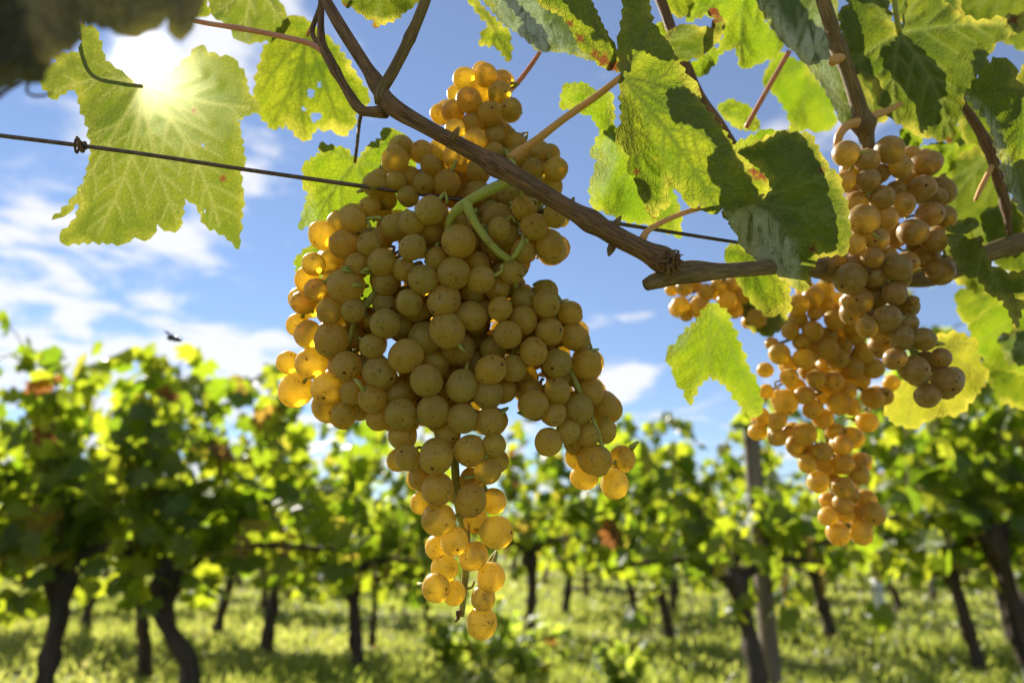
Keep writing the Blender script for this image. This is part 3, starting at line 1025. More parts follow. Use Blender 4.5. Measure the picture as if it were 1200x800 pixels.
def veins_of(J, tips, g, poly):
    """Main veins from the petiole point to the tips, with curved side veins. Returns segments a, b and their widths."""
    A, B, Wd = [], [], []
    J = np.array(J, float)
    for ti in tips:
        T = np.array(ti[:2], float)
        d = T - J
        L = np.hypot(*d)
        nrm = np.array((-d[1], d[0])) / max(L, 1e-6)
        bend = g.normal(0, .04) * L
        pl = [J + d * t + nrm * bend * math.sin(math.pi * t) for t in np.linspace(0, .97, 9)]
        for i in range(8):
            A.append(pl[i]); B.append(pl[i + 1]); Wd.append(1.0 - .55 * i / 8)
        m = max(3, int(L / 26))
        for k in range(1, m):
            t = k / m + g.uniform(-.03, .03)
            base = J + d * t + nrm * bend * math.sin(math.pi * t)
            for s in (-1, 1):
                if g.uniform() < .12:
                    continue
                ln = L * (.30 * (1 - t) + .09) * g.uniform(.8, 1.2)
                dr = d / L * math.cos(.80) + nrm * s * math.sin(.80)
                q = base
                for e in range(5):
                    dr2 = dr + d / L * .12 * e
                    dr2 /= np.hypot(*dr2)
                    q2 = q + dr2 * ln / 5
                    A.append(q); B.append(q2); Wd.append(.55 - .07 * e)
                    q = q2
    return np.array(A), np.array(B), np.array(Wd)


def vine_leaf(label, out, J, tips, d0, mat, tilt=(0, 0), cup=0.0, fold=0.0, wave=0.004, teeth=(14, 5), wool=None, burn=None, petiole=None, pet_mat='petiole_pink', pmat_r=None,
              seed=0, sp=3.2, folddir=None, holes=(), quilt=.0014, vscale=1.0, dfun=None):
    """One leaf: blade with its own veins, cupping, folds and teeth, and its petiole. out, J, tips are pixel positions of the photo."""
    g = np.random.default_rng(1000 + seed)
    poly = serrate(out, teeth[0], teeth[1], g) if teeth else np.array(out, float)
    J = np.array(J, float)
    lo, hi = poly.min(0), poly.max(0)
    gx_, gy_ = np.meshgrid(np.arange(lo[0], hi[0], sp), np.arange(lo[1], hi[1], sp))
    pts = np.stack([gx_.ravel(), gy_.ravel()], 1)
    pts[:, 0] += (np.arange(len(pts)) // gx_.shape[1] % 2) * sp * .5
    pts += g.uniform(-.2, .2, pts.shape) * sp
    ins = inside(pts, poly)
    pts = pts[ins]
    pa, pb = poly, np.roll(poly, -1, 0)
    dm = seg_dist(pts, pa, pb)
    pts = pts[dm > sp * .45]
    allp = np.concatenate([poly, pts])
    npoly = len(poly)
    edges = [(i, (i + 1) % npoly) for i in range(npoly)]
    allv, edges_out, faces = list(allp), edges, []
    hedges = []
    hl = []
    for hx, hy, hr in holes:
        ring = [(hx + math.cos(a) * hr * g.uniform(.6, 1.2), hy + math.sin(a) * hr * g.uniform(.7, 1.4)) for a in np.linspace(0, 6.28, 9)[:-1]]
        hl.append(ring)
    res = geometry.delaunay_2d_cdt([Vector((float(a), float(b))) for a, b in allp], edges, [], 1, 1e-4)
    v2 = np.array([tuple(v) for v in res[0]])
    tris = [tuple(f) for f in res[2]]
    if hl:
        cen = np.array([v2[list(f)].mean(0) for f in tris])
        kill = np.zeros(len(tris), bool)
        for ring in hl:
            kill |= inside(cen, ring)
        tris = [f for f, k_ in zip(tris, kill) if not k_]
    size = max(np.hypot(*(poly - J).T).max(), 10)
    sm = size * d0 / FP
    q = (v2 - J) / size
    r = np.hypot(q[:, 0], q[:, 1])
    th = np.arctan2(q[:, 1], q[:, 0])
    A, B, Wd = veins_of(J, tips, g, poly)
    best = np.zeros(len(v2))
    dmin = np.full(len(v2), 1e9)
    vw = max(1.9, size * .0075) * vscale
    for i in range(len(A)):
        dd = seg_dist(v2, A[i:i + 1], B[i:i + 1])
        best = np.maximum(best, np.exp(-(dd / (vw * (.45 + Wd[i]))) ** 2) * (.45 + .55 * Wd[i]))
        dmin = np.minimum(dmin, dd)
    if folddir is None:
        folddir = tips[0]
    fd = np.array(folddir[:2], float) - J
    fd /= np.hypot(*fd)
    side = q[:, 0] * fd[1] - q[:, 1] * fd[0]
    dep = d0 + tilt[0] * q[:, 0] + tilt[1] * q[:, 1] + cup * r ** 2 + fold * np.abs(side)
    ph = g.uniform(0, 6.28, 4)
    dep = dep + wave * r ** 1.5 * (np.sin(3 * th + ph[0]) + .6 * np.sin(7 * th + ph[1])) + wave * .35 * np.sin(q[:, 0] * 9 + ph[2]) * np.cos(q[:, 1] * 8 + ph[3])
    dep = dep + quilt * (1 - np.exp(-(dmin / (size * .045)) ** 2)) * (1 if g.uniform() < .7 else -1)
    if dfun is not None:
        dep = dep + dfun(v2, q)
    W3 = PA(v2[:, 0], v2[:, 1], dep)
    Jd = float(d0 + (dfun(J[None], np.zeros((1, 2)))[0] if dfun is not None else 0))
    marg = seg_dist(v2, pa, pb) * d0 / FP
    wl = np.zeros(len(v2))
    if wool is not None:
        wp = np.array(wool, float)
        wl = np.where(inside(v2, wp), 1.0, 0.0)
        ds = seg_dist(v2, wp, np.roll(wp, -1, 0))
        wl = np.clip(np.where(wl > 0, .5 + ds / 12, .5 - ds / 12), 0, 1)
    bu = np.zeros(len(v2))
    if burn is not None:
        for bx_, by_, br in burn:
            dd = np.hypot(v2[:, 0] - bx_, v2[:, 1] - by_) * (1 + .35 * np.sin(4 * np.arctan2(v2[:, 1] - by_, v2[:, 0] - bx_) + bx_))
            bu = np.maximum(bu, np.clip(1.6 - 1.6 * dd / br, 0, 1))
    lc = np.stack([q[:, 0] * sm + seed * .37, q[:, 1] * sm, np.zeros(len(q))], 1)
    jw = P(J[0], J[1], Jd)
    t = thing('vine_leaf', jw, label, 'leaf')
    mb = MB()
    mb.add(W3, tris, leafco=lc, vein=best, margin=marg, wool=wl, burn=bu)
    mb.build('blade', M[mat], t)
    if petiole:
        mb = MB()
        pxtube(mb, petiole, 10, .003, seed=seed)
        mb.build('petiole', M[pet_mat], t)
    return t


def C(off, s, pts):
    return [(off[0] + x / s, off[1] + y / s) for x, y in pts]


c1 = lambda *p: C((0, 0), 2.667, p)
cA = lambda *p: C((320, 50), 2.667, p)
c5 = lambda *p: C((540, 0), 2.286, p)
c6 = lambda *p: C((760, 0), 2.286, p)
c7 = lambda *p: C((760, 300), 2.286, p)
d1 = lambda *p: C((680, 0), 4.573, p)
d2 = lambda *p: C((920, 0), 4.279, p)
d5 = lambda *p: C((760, 180), 4.0, p)

# the big backlit leaf under the sun
vine_leaf('big pale backlit leaf hanging under the sun, the wire crossing it',
          c1((425, 268), (395, 235), (330, 190), (300, 90), (240, 72), (255, 130), (245, 165), (150, 170), (190, 195), (115, 212), (128, 262), (165, 312), (235, 272), (250, 330), (277, 400), (285, 480),
             (262, 570), (215, 640), (160, 688), (215, 668), (252, 618), (238, 680), (185, 738), (200, 765), (290, 755), (380, 765), (420, 742), (468, 748), (490, 700), (528, 722), (562, 715), (578, 620),
             (612, 640), (640, 702), (700, 735), (747, 780), (752, 690), (762, 620), (750, 540), (767, 510), (750, 400), (738, 375), (815, 345), (778, 290), (768, 240), (728, 180), (690, 178), (650, 165), (630, 140), (560, 205), (505, 250), (470, 265)),
          c1((448, 262))[0], c1((300, 745), (690, 720), (165, 290), (790, 340), (215, 650), (560, 700)), .395, 'leaf_pale', tilt=(.004, -.012), cup=.010, fold=.010, wave=.004, teeth=(13, 3.2), seed=1, sp=2.6,
          burn=[(261, 209, 5), (228, 130, 4)], holes=[(238, 170, 1.6), (240, 248, 1.3)],
          petiole=[(166, 101, .398, 2.2), (142, 97, .412, 2.2), (112, 88, .42, 2.2), (100, 60, .43, 2.2), (97, 20, .44, 2.2), (94, -20, .45, 2.2)])
# close, out of focus leaf in the corner
vine_leaf('dark blurred leaf close to the lens in the upper left corner', [(-90, -80), (250, -80), (236, 10), (222, 40), (205, 46), (196, 22), (172, 38), (150, 44), (128, 34), (96, 26), (90, 52), (62, 70), (48, 98), (22, 96), (-10, 112), (-90, 100)],
          (60, -60), [(20, 100), (200, 40), (-60, 80), (130, 30)], .155, 'leaf_near', tilt=(.02, .0), cup=.004, wave=.004, teeth=(16, 4), seed=2, sp=4)
vine_leaf('small leaf at the top edge beside the sun', [(182, -30), (190, -4), (204, 8), (214, 6), (230, 20), (246, 18), (240, -4), (236, -30)], (215, -28), [(228, 16), (192, -2)], .43, 'leaf_sunlit', wave=.004, teeth=(10, 3), seed=3)
vine_leaf('rounded yellow-green leaf at the top edge right of the sun', c1((650, -60), (655, 10), (665, 50), (720, 85), (745, 128), (800, 132), (860, 124), (897, 95), (898, 50), (872, 5), (850, -60)), c1((800, -55))[0],
          c1((770, 125), (890, 90), (670, 45)), .44, 'leaf_pale', tilt=(0, .01), wave=.005, teeth=(11, 3.5), seed=4)
vine_leaf('backlit leaf with small holes hanging left of the forked shoot', [(360, 24), (378, 38), (392, 52), (405, 68), (418, 88), (432, 112), (430, 124), (416, 126), (417, 146), (402, 160), (388, 152), (372, 150), (360, 165), (350, 162), (336, 146), (320, 152),
           (306, 137), (297, 112), (302, 84), (308, 60), (320, 42), (334, 22), (346, 18)], (360, 42), [(358, 160), (420, 115), (304, 110), (400, 155), (320, 145)], .455, 'leaf_sunlit', tilt=(.004, .012), fold=.008, wave=.005, teeth=(11, 3.5), seed=5, sp=2.8,
          holes=[(374, 99, 3.2), (364, 110, 4.5), (370, 137, 6), (356, 128, 2.5)], petiole=[(360, 42, .455, 2), (366, 30, .45, 2), (376, 12, .445, 2)], burn=[(357, 178, 6)])
vine_leaf('green leaf behind the upper left of the large bunch', cA((262, 372), (225, 330), (145, 315), (150, 345), (95, 380), (92, 440), (110, 470), (96, 520), (78, 582), (150, 560), (210, 565), (265, 595), (300, 640), (350, 640), (410, 560), (430, 470), (445, 400),
          (430, 310), (400, 280), (345, 265), (338, 300), (300, 318)), cA((257, 373))[0], cA((130, 560), (150, 330), (350, 280), (330, 600), (440, 420)), .415, 'leaf_bright', tilt=(0, .014), wave=.005, teeth=(11, 3), seed=6, sp=2.8, fold=.008,
          wool=cA((70, 520), (110, 470), (140, 560), (70, 600)), petiole=[(416, 190, .415, 2), (419, 165, .40, 2), (421, 145, .36, 2.2), (424, 130, .342, 2.5)], pet_mat='cane')
vine_leaf('leaf hidden behind the left shoulder of the large bunch', [(345, 305), (360, 290), (400, 270), (440, 300), (450, 350), (430, 385), (400, 380), (372, 345), (352, 330)], (430, 290), [(360, 310), (410, 375)], .43, 'leaf_bright', teeth=(11, 3), seed=7)
vine_leaf('dark green leaf with a brown tip at the top edge above the cane', [(396, -40), (402, 6), (412, 8), (424, 17), (438, 24), (438, 33), (455, 26), (464, 22), (478, 12), (496, -2), (510, -40)], (450, -35), [(438, 30), (404, 4), (490, 0)], .37, 'leaf_dark', tilt=(0, .02), wave=.004, teeth=(11, 3), seed=8, burn=[(438, 32, 7), (405, 8, 5)])
# twisted leaf in the middle: the curled strip and the long hanging blade
vine_leaf('curled leaf strip with a burnt dark margin beside the twisted leaf', d1((-120, -60), (30, -60), (75, 40), (150, 190), (195, 270), (230, 370), (225, 385), (185, 378), (130, 365), (80, 330), (40, 285), (0, 270), (-40, 180), (-90, 90), (-200, 40), (-260, -20)), d1((222, 388))[0],
          d1((20, -40), (-60, 150), (60, 300)), .335, 'leaf_sunlit', tilt=(.01, .0), cup=.016, wave=.003, teeth=(11, 2), seed=9, burn=[(707, 71, 9), (718, 79, 9), (697, 63, 6), (680, 45, 6), (668, 28, 5)], sp=2.4)
vine_leaf('large twisted hanging leaf in the middle, sunlit and veined, its tip browned',
          c5((428, 195), (420, 130), (428, 80), (440, -40), (500, -40), (512, 60), (560, 120), (600, 195), (640, 240), (640, 270), (680, 320), (700, 345), (740, 410), (790, 455), (825, 485), (812, 525), (765, 548), (700, 560), (672, 575), (640, 548), (612, 555),
             (590, 520), (556, 478), (555, 520), (562, 550), (535, 560), (518, 588), (492, 545), (472, 500), (470, 470), (445, 462), (452, 420), (415, 368), (430, 330), (428, 250)), c5((430, 205))[0],
          c5((815, 500), (520, 585), (690, 565), (450, 460), (520, 0), (640, 260)), .325, 'leaf_sunlit', tilt=(.008, -.004), fold=.045, folddir=c5((600, 560))[0], cup=.006, wave=.009, teeth=(14, 3.5), seed=10, sp=2.1, quilt=.0030, vscale=1.35,
          burn=[(893, 205, 9), (884, 201, 8), (768, 257, 4), (746, 201, 4), (826, 108, 8), (838, 128, 6)], petiole=[(728, 90, .326, 3.6), (700, 112, .33, 4.2), (660, 140, .336, 4.4), (628, 165, .342, 5), (607, 180, .346, 7), (600, 186, .345, 6)], pet_mat='petiole_orange')
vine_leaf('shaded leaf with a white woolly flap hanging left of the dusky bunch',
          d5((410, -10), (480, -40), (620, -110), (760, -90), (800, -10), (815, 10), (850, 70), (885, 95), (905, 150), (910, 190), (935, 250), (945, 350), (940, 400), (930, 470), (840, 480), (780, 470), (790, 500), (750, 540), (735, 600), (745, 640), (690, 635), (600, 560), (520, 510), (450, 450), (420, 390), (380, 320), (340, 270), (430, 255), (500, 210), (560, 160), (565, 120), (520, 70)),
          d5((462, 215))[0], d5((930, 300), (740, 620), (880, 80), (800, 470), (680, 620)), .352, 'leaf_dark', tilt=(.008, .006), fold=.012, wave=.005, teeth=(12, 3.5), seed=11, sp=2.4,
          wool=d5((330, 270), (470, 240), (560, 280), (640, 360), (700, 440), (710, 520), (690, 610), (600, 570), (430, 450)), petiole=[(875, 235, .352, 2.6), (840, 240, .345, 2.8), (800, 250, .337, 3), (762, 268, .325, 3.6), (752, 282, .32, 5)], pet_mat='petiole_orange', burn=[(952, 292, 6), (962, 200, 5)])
_o8 = np.array(d5((410, -10), (480, -40), (620, -110), (760, -90), (850, 70), (905, 150), (935, 250), (940, 400), (930, 470), (840, 480), (750, 540), (690, 560), (600, 500), (520, 440), (450, 330), (430, 255), (500, 210), (560, 160), (520, 70)))
vine_leaf('extra leaf added close behind the woolly-flapped one to shade it', (_o8 - _o8.mean(0)) * .97 + _o8.mean(0) + np.array((-20, -3)), (870, 225), [(960, 270), (930, 150), (940, 300)], .368, 'leaf_bright', wave=.003, teeth=(12, 3), seed=77, sp=3.4)  # leaf added only to cast shade on the flapped leaf before it
vine_leaf('small bright leaf behind the orange petiole', c5((275, 225), (330, 222), (372, 250), (405, 248), (410, 300), (410, 378), (380, 365), (350, 310), (310, 298), (264, 288)), c5((405, 255))[0], c5((275, 280), (400, 370), (280, 230)), .42, 'leaf_bright', tilt=(.0, .01), wave=.004, teeth=(10, 2.5), seed=12)
vine_leaf('bright leaf with a pale crumpled edge behind the twisted leaf', c5((410, 335), (440, 400), (470, 450), (560, 490), (588, 560), (590, 640), (520, 605), (440, 592), (350, 552), (345, 500), (365, 430), (345, 410), (372, 362)), c5((470, 440))[0], c5((360, 540), (580, 620), (400, 350)), .43, 'leaf_bright', tilt=(.0, .012), wave=.007, teeth=(12, 3), seed=13,
          wool=c5((340, 400), (400, 370), (420, 420), (380, 520), (340, 560)))
vine_leaf('pale grey-green folded leaf at the top edge', c5((40, -60), (60, 0), (110, 60), (170, 102), (205, 138), (280, 140), (345, 162), (400, 160), (340, 90), (250, 20), (300, -60)), c5((212, 140))[0], c5((60, -40), (240, -40), (380, 158)), .40, 'leaf_woolly', tilt=(0, -.02), wave=.005, teeth=(12, 2), seed=14, fold=.012,
          wool=c5((50, -60), (200, -60), (230, 60), (400, 170), (200, 150), (100, 60)), petiole=[(633, 61, .40, 2.4), (620, 80, .405, 2.8), (604, 100, .41, 3), (585, 118, .412, 3)])
vine_leaf('bright serrated leaf tip behind the pale folded leaf', c5((30, -40), (40, 0), (95, 55), (132, 88), (135, 140), (128, 168), (110, 140), (88, 122), (48, 122), (60, 80), (85, 75), (50, 40), (0, -20)), c5((40, -30))[0], c5((128, 150), (50, 110)), .45, 'leaf_sunlit', wave=.004, teeth=(9, 3), seed=15)
vine_leaf('small curled dark leaf with a black shrivelled tip', d1((430, 220), (480, 160), (560, 130), (640, 145), (700, 150), (720, 100), (680, 60), (720, 40), (745, 75), (770, 110), (765, 180), (720, 240), (650, 300), (560, 325), (490, 330), (455, 290)), d1((440, 235))[0], d1((740, 130), (600, 150), (620, 300)), .40, 'leaf_dark', tilt=(.01, .0), fold=.025, wave=.004, teeth=(12, 2), seed=16,
          burn=[(837, 13, 12), (835, 25, 9)], sp=2.6)
vine_leaf('wide bright yellow-green leaf at the top edge behind the curled dark leaf', c6((100, -60), (115, 0), (100, 60), (150, 40), (205, 60), (200, 100), (178, 148), (232, 128), (250, 185), (285, 175), (345, 150), (360, 110), (310, 60), (290, -60)), c6((260, -50))[0], c6((245, 180), (350, 130), (120, 40)), .47, 'leaf_bright', tilt=(0, .015), wave=.006, teeth=(13, 3), seed=17)
vine_leaf('big woolly leaf showing its whitish underside left of the upright shoot', c6((285, -60), (292, 10), (320, 60), (360, 115), (392, 140), (425, 175), (460, 220), (485, 265), (520, 335), (560, 320), (605, 330), (600, 260), (560, 200), (530, 150), (510, 60), (500, -60)), c6((385, 130))[0], c6((560, 320), (300, 20), (480, -40), (600, 290)), .444, 'leaf_woolly', tilt=(-.01, .01), wave=.006, teeth=(13, 2), seed=18, fold=.012,
          wool=c6((280, -60), (330, -20), (350, 40), (400, 100), (470, 10), (510, 20), (500, 100), (500, 200), (510, 260), (535, 340), (500, 320), (380, 140), (300, 50)), petiole=[(925, 60, .435, 3), (905, 95, .44, 3), (888, 125, .445, 3), (874, 150, .45, 3)])
vine_leaf('bright yellow-green leaf behind the woolly leaf', c6((350, 140), (420, 172), (490, 268), (505, 330), (470, 352), (425, 345), (385, 362), (372, 300), (345, 260), (304, 218), (320, 180)), c6((440, 160))[0], c6((390, 350), (320, 215), (490, 330)), .57, 'leaf_bright', tilt=(0, .015), wave=.006, teeth=(12, 3), seed=19)
vine_leaf('small round yellow-green leaf behind the pink petiole', c5((688, 282), (722, 265), (772, 284), (802, 330), (792, 352), (742, 345), (700, 312)), c5((690, 285))[0], c5((800, 340), (740, 280)), .50, 'leaf_bright', wave=.003, teeth=(9, 2), seed=20)
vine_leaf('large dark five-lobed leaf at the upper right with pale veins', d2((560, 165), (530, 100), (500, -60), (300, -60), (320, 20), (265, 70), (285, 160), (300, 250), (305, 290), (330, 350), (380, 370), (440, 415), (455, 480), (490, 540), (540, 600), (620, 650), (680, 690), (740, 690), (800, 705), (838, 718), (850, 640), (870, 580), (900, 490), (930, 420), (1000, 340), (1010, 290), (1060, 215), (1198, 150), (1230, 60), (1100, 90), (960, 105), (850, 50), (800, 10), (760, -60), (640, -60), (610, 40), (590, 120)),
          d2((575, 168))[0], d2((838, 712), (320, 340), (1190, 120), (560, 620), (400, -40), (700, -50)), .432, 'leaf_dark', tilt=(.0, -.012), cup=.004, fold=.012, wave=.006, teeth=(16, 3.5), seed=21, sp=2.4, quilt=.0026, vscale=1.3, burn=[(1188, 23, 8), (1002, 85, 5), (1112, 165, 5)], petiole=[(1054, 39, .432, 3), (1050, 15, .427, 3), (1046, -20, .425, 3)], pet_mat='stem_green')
vine_leaf('yellow-green leaf at the right edge with a grey curled flank', c6((845, 255), (862, 238), (900, 180), (932, 155), (978, 172), (984, 212), (1010, 255), (1060, 330), (1060, 600), (1000, 570), (962, 500), (935, 400), (905, 318)), c6((1000, 240))[0], c6((980, 540), (870, 250), (940, 165)), .40, 'leaf_sunlit', tilt=(-.012, .0), wave=.006, teeth=(13, 4), seed=22, fold=.015,
          wool=c6((835, 245), (880, 270), (930, 330), (970, 440), (1006, 590), (950, 520), (900, 330)), sp=2.8)
vine_leaf('dark pointed leaf with yellow flecks hanging at the right edge below the cane', [(1108, 270), (1128, 258), (1142, 255), (1152, 268), (1150, 285), (1162, 312), (1182, 320), (1205, 318), (1230, 345), (1200, 352), (1191, 386), (1176, 352), (1160, 345), (1146, 325), (1130, 322), (1116, 300)], (1140, 262), [(1190, 380), (1112, 290), (1215, 340)], .40, 'leaf_dark', tilt=(.0, .004), wave=.006, teeth=(12, 3), seed=23, burn=[(1152, 285, 6)])
vine_leaf('green leaf hanging below the cane between the two large bunches', c7((175, 125), (210, 150), (225, 190), (250, 250), (272, 310), (290, 340), (305, 400), (290, 432), (262, 420), (240, 390), (205, 345), (165, 320), (132, 350), (112, 402), (95, 360), (72, 335), (62, 300), (48, 262), (95, 205), (140, 160), (150, 140)), c7((170, 140))[0], c7((110, 390), (295, 425), (60, 270), (170, 310)), .47, 'leaf_bright', tilt=(0, .01), wave=.006, teeth=(12, 4), seed=24, fold=.012, wool=c7((40, 260), (100, 200), (130, 170), (90, 240)))
vine_leaf('sunny leaf behind the cane under the woolly flap', d5((355, 480), (370, 435), (400, 425), (480, 440), (560, 500), (620, 580), (660, 620), (668, 740), (620, 745), (565, 765), (500, 715), (440, 640), (400, 570)), d5((420, 450))[0], d5((570, 760), (660, 700), (370, 480)), .45, 'leaf_sunlit', tilt=(.0, .012), wave=.006, teeth=(11, 3), seed=25)
vine_leaf('yellowing leaf with a browned rim behind the dusky bunch', c7((640, 380), (690, 330), (720, 250), (770, 210), (830, 205), (882, 228), (875, 260), (912, 320), (880, 370), (835, 420), (770, 430), (705, 462), (655, 445), (630, 420)), c7((720, 240))[0], c7((690, 450), (900, 330), (860, 230), (800, 425)), .54, 'leaf_yellow', tilt=(0, .012), wave=.007, teeth=(12, 4), seed=26)
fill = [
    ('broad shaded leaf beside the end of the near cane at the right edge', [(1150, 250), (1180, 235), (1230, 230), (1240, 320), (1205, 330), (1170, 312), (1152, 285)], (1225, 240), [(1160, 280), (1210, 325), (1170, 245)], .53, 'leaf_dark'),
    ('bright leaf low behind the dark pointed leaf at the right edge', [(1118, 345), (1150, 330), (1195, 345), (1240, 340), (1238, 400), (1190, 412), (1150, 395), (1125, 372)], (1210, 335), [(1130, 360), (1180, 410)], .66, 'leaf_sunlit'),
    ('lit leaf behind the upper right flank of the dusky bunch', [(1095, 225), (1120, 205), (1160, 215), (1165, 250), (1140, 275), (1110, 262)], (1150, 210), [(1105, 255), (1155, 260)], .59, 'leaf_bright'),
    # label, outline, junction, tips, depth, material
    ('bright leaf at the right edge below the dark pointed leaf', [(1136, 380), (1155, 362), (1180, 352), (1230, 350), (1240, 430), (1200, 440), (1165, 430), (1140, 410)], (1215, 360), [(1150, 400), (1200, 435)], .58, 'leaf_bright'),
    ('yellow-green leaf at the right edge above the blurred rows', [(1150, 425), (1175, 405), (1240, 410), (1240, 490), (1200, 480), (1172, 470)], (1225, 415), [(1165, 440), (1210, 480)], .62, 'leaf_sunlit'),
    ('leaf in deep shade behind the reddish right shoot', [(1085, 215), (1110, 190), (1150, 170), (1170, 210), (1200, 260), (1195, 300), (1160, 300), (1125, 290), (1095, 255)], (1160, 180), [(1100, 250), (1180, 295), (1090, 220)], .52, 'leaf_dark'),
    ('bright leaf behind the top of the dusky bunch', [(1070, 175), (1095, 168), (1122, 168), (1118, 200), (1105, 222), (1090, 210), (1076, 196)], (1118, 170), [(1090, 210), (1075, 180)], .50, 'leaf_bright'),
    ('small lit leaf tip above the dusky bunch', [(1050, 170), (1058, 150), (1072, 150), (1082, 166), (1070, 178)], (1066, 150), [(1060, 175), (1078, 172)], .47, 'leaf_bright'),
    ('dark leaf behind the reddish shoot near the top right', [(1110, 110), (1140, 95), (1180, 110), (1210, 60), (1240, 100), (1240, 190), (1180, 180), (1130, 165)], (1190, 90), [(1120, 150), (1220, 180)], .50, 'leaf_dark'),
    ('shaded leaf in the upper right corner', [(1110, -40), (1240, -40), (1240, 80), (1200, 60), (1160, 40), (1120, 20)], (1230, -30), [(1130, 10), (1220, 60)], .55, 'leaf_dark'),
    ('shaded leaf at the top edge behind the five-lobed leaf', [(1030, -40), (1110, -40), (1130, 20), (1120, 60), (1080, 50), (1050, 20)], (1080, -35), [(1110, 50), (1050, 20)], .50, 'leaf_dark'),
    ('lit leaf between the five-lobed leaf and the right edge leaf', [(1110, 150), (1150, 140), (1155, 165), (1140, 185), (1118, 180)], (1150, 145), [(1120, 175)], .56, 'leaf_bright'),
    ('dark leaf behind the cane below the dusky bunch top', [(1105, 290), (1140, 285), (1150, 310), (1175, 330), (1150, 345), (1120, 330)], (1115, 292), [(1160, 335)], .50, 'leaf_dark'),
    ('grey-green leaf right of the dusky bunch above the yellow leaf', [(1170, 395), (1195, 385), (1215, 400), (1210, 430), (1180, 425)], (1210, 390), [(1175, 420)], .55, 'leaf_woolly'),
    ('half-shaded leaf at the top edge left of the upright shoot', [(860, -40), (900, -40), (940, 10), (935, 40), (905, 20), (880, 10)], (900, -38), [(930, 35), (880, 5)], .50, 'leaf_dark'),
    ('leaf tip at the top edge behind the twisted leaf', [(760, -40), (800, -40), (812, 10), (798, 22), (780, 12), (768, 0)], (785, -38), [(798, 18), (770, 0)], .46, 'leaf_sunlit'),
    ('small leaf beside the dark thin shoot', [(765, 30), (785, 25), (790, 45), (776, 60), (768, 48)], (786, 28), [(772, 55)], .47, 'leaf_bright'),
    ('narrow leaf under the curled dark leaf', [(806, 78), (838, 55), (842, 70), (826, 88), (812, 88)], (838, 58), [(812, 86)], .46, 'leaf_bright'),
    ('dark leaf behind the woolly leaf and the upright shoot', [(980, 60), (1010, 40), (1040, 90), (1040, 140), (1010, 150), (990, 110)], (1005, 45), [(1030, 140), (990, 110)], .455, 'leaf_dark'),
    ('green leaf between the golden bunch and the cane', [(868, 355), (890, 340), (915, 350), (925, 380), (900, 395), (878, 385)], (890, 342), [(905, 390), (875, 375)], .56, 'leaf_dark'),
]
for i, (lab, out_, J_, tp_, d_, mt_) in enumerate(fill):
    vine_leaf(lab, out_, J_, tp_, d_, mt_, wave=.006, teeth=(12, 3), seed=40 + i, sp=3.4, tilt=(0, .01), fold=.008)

# ------------------------------------------------------------------ bunches of grapes


def conv(off, s, lst):
    return [(off[0] + q[0] / s, off[1] + q[1] / s, q[2] / s, (q[3] if len(q) > 3 else 0)) for q in lst]


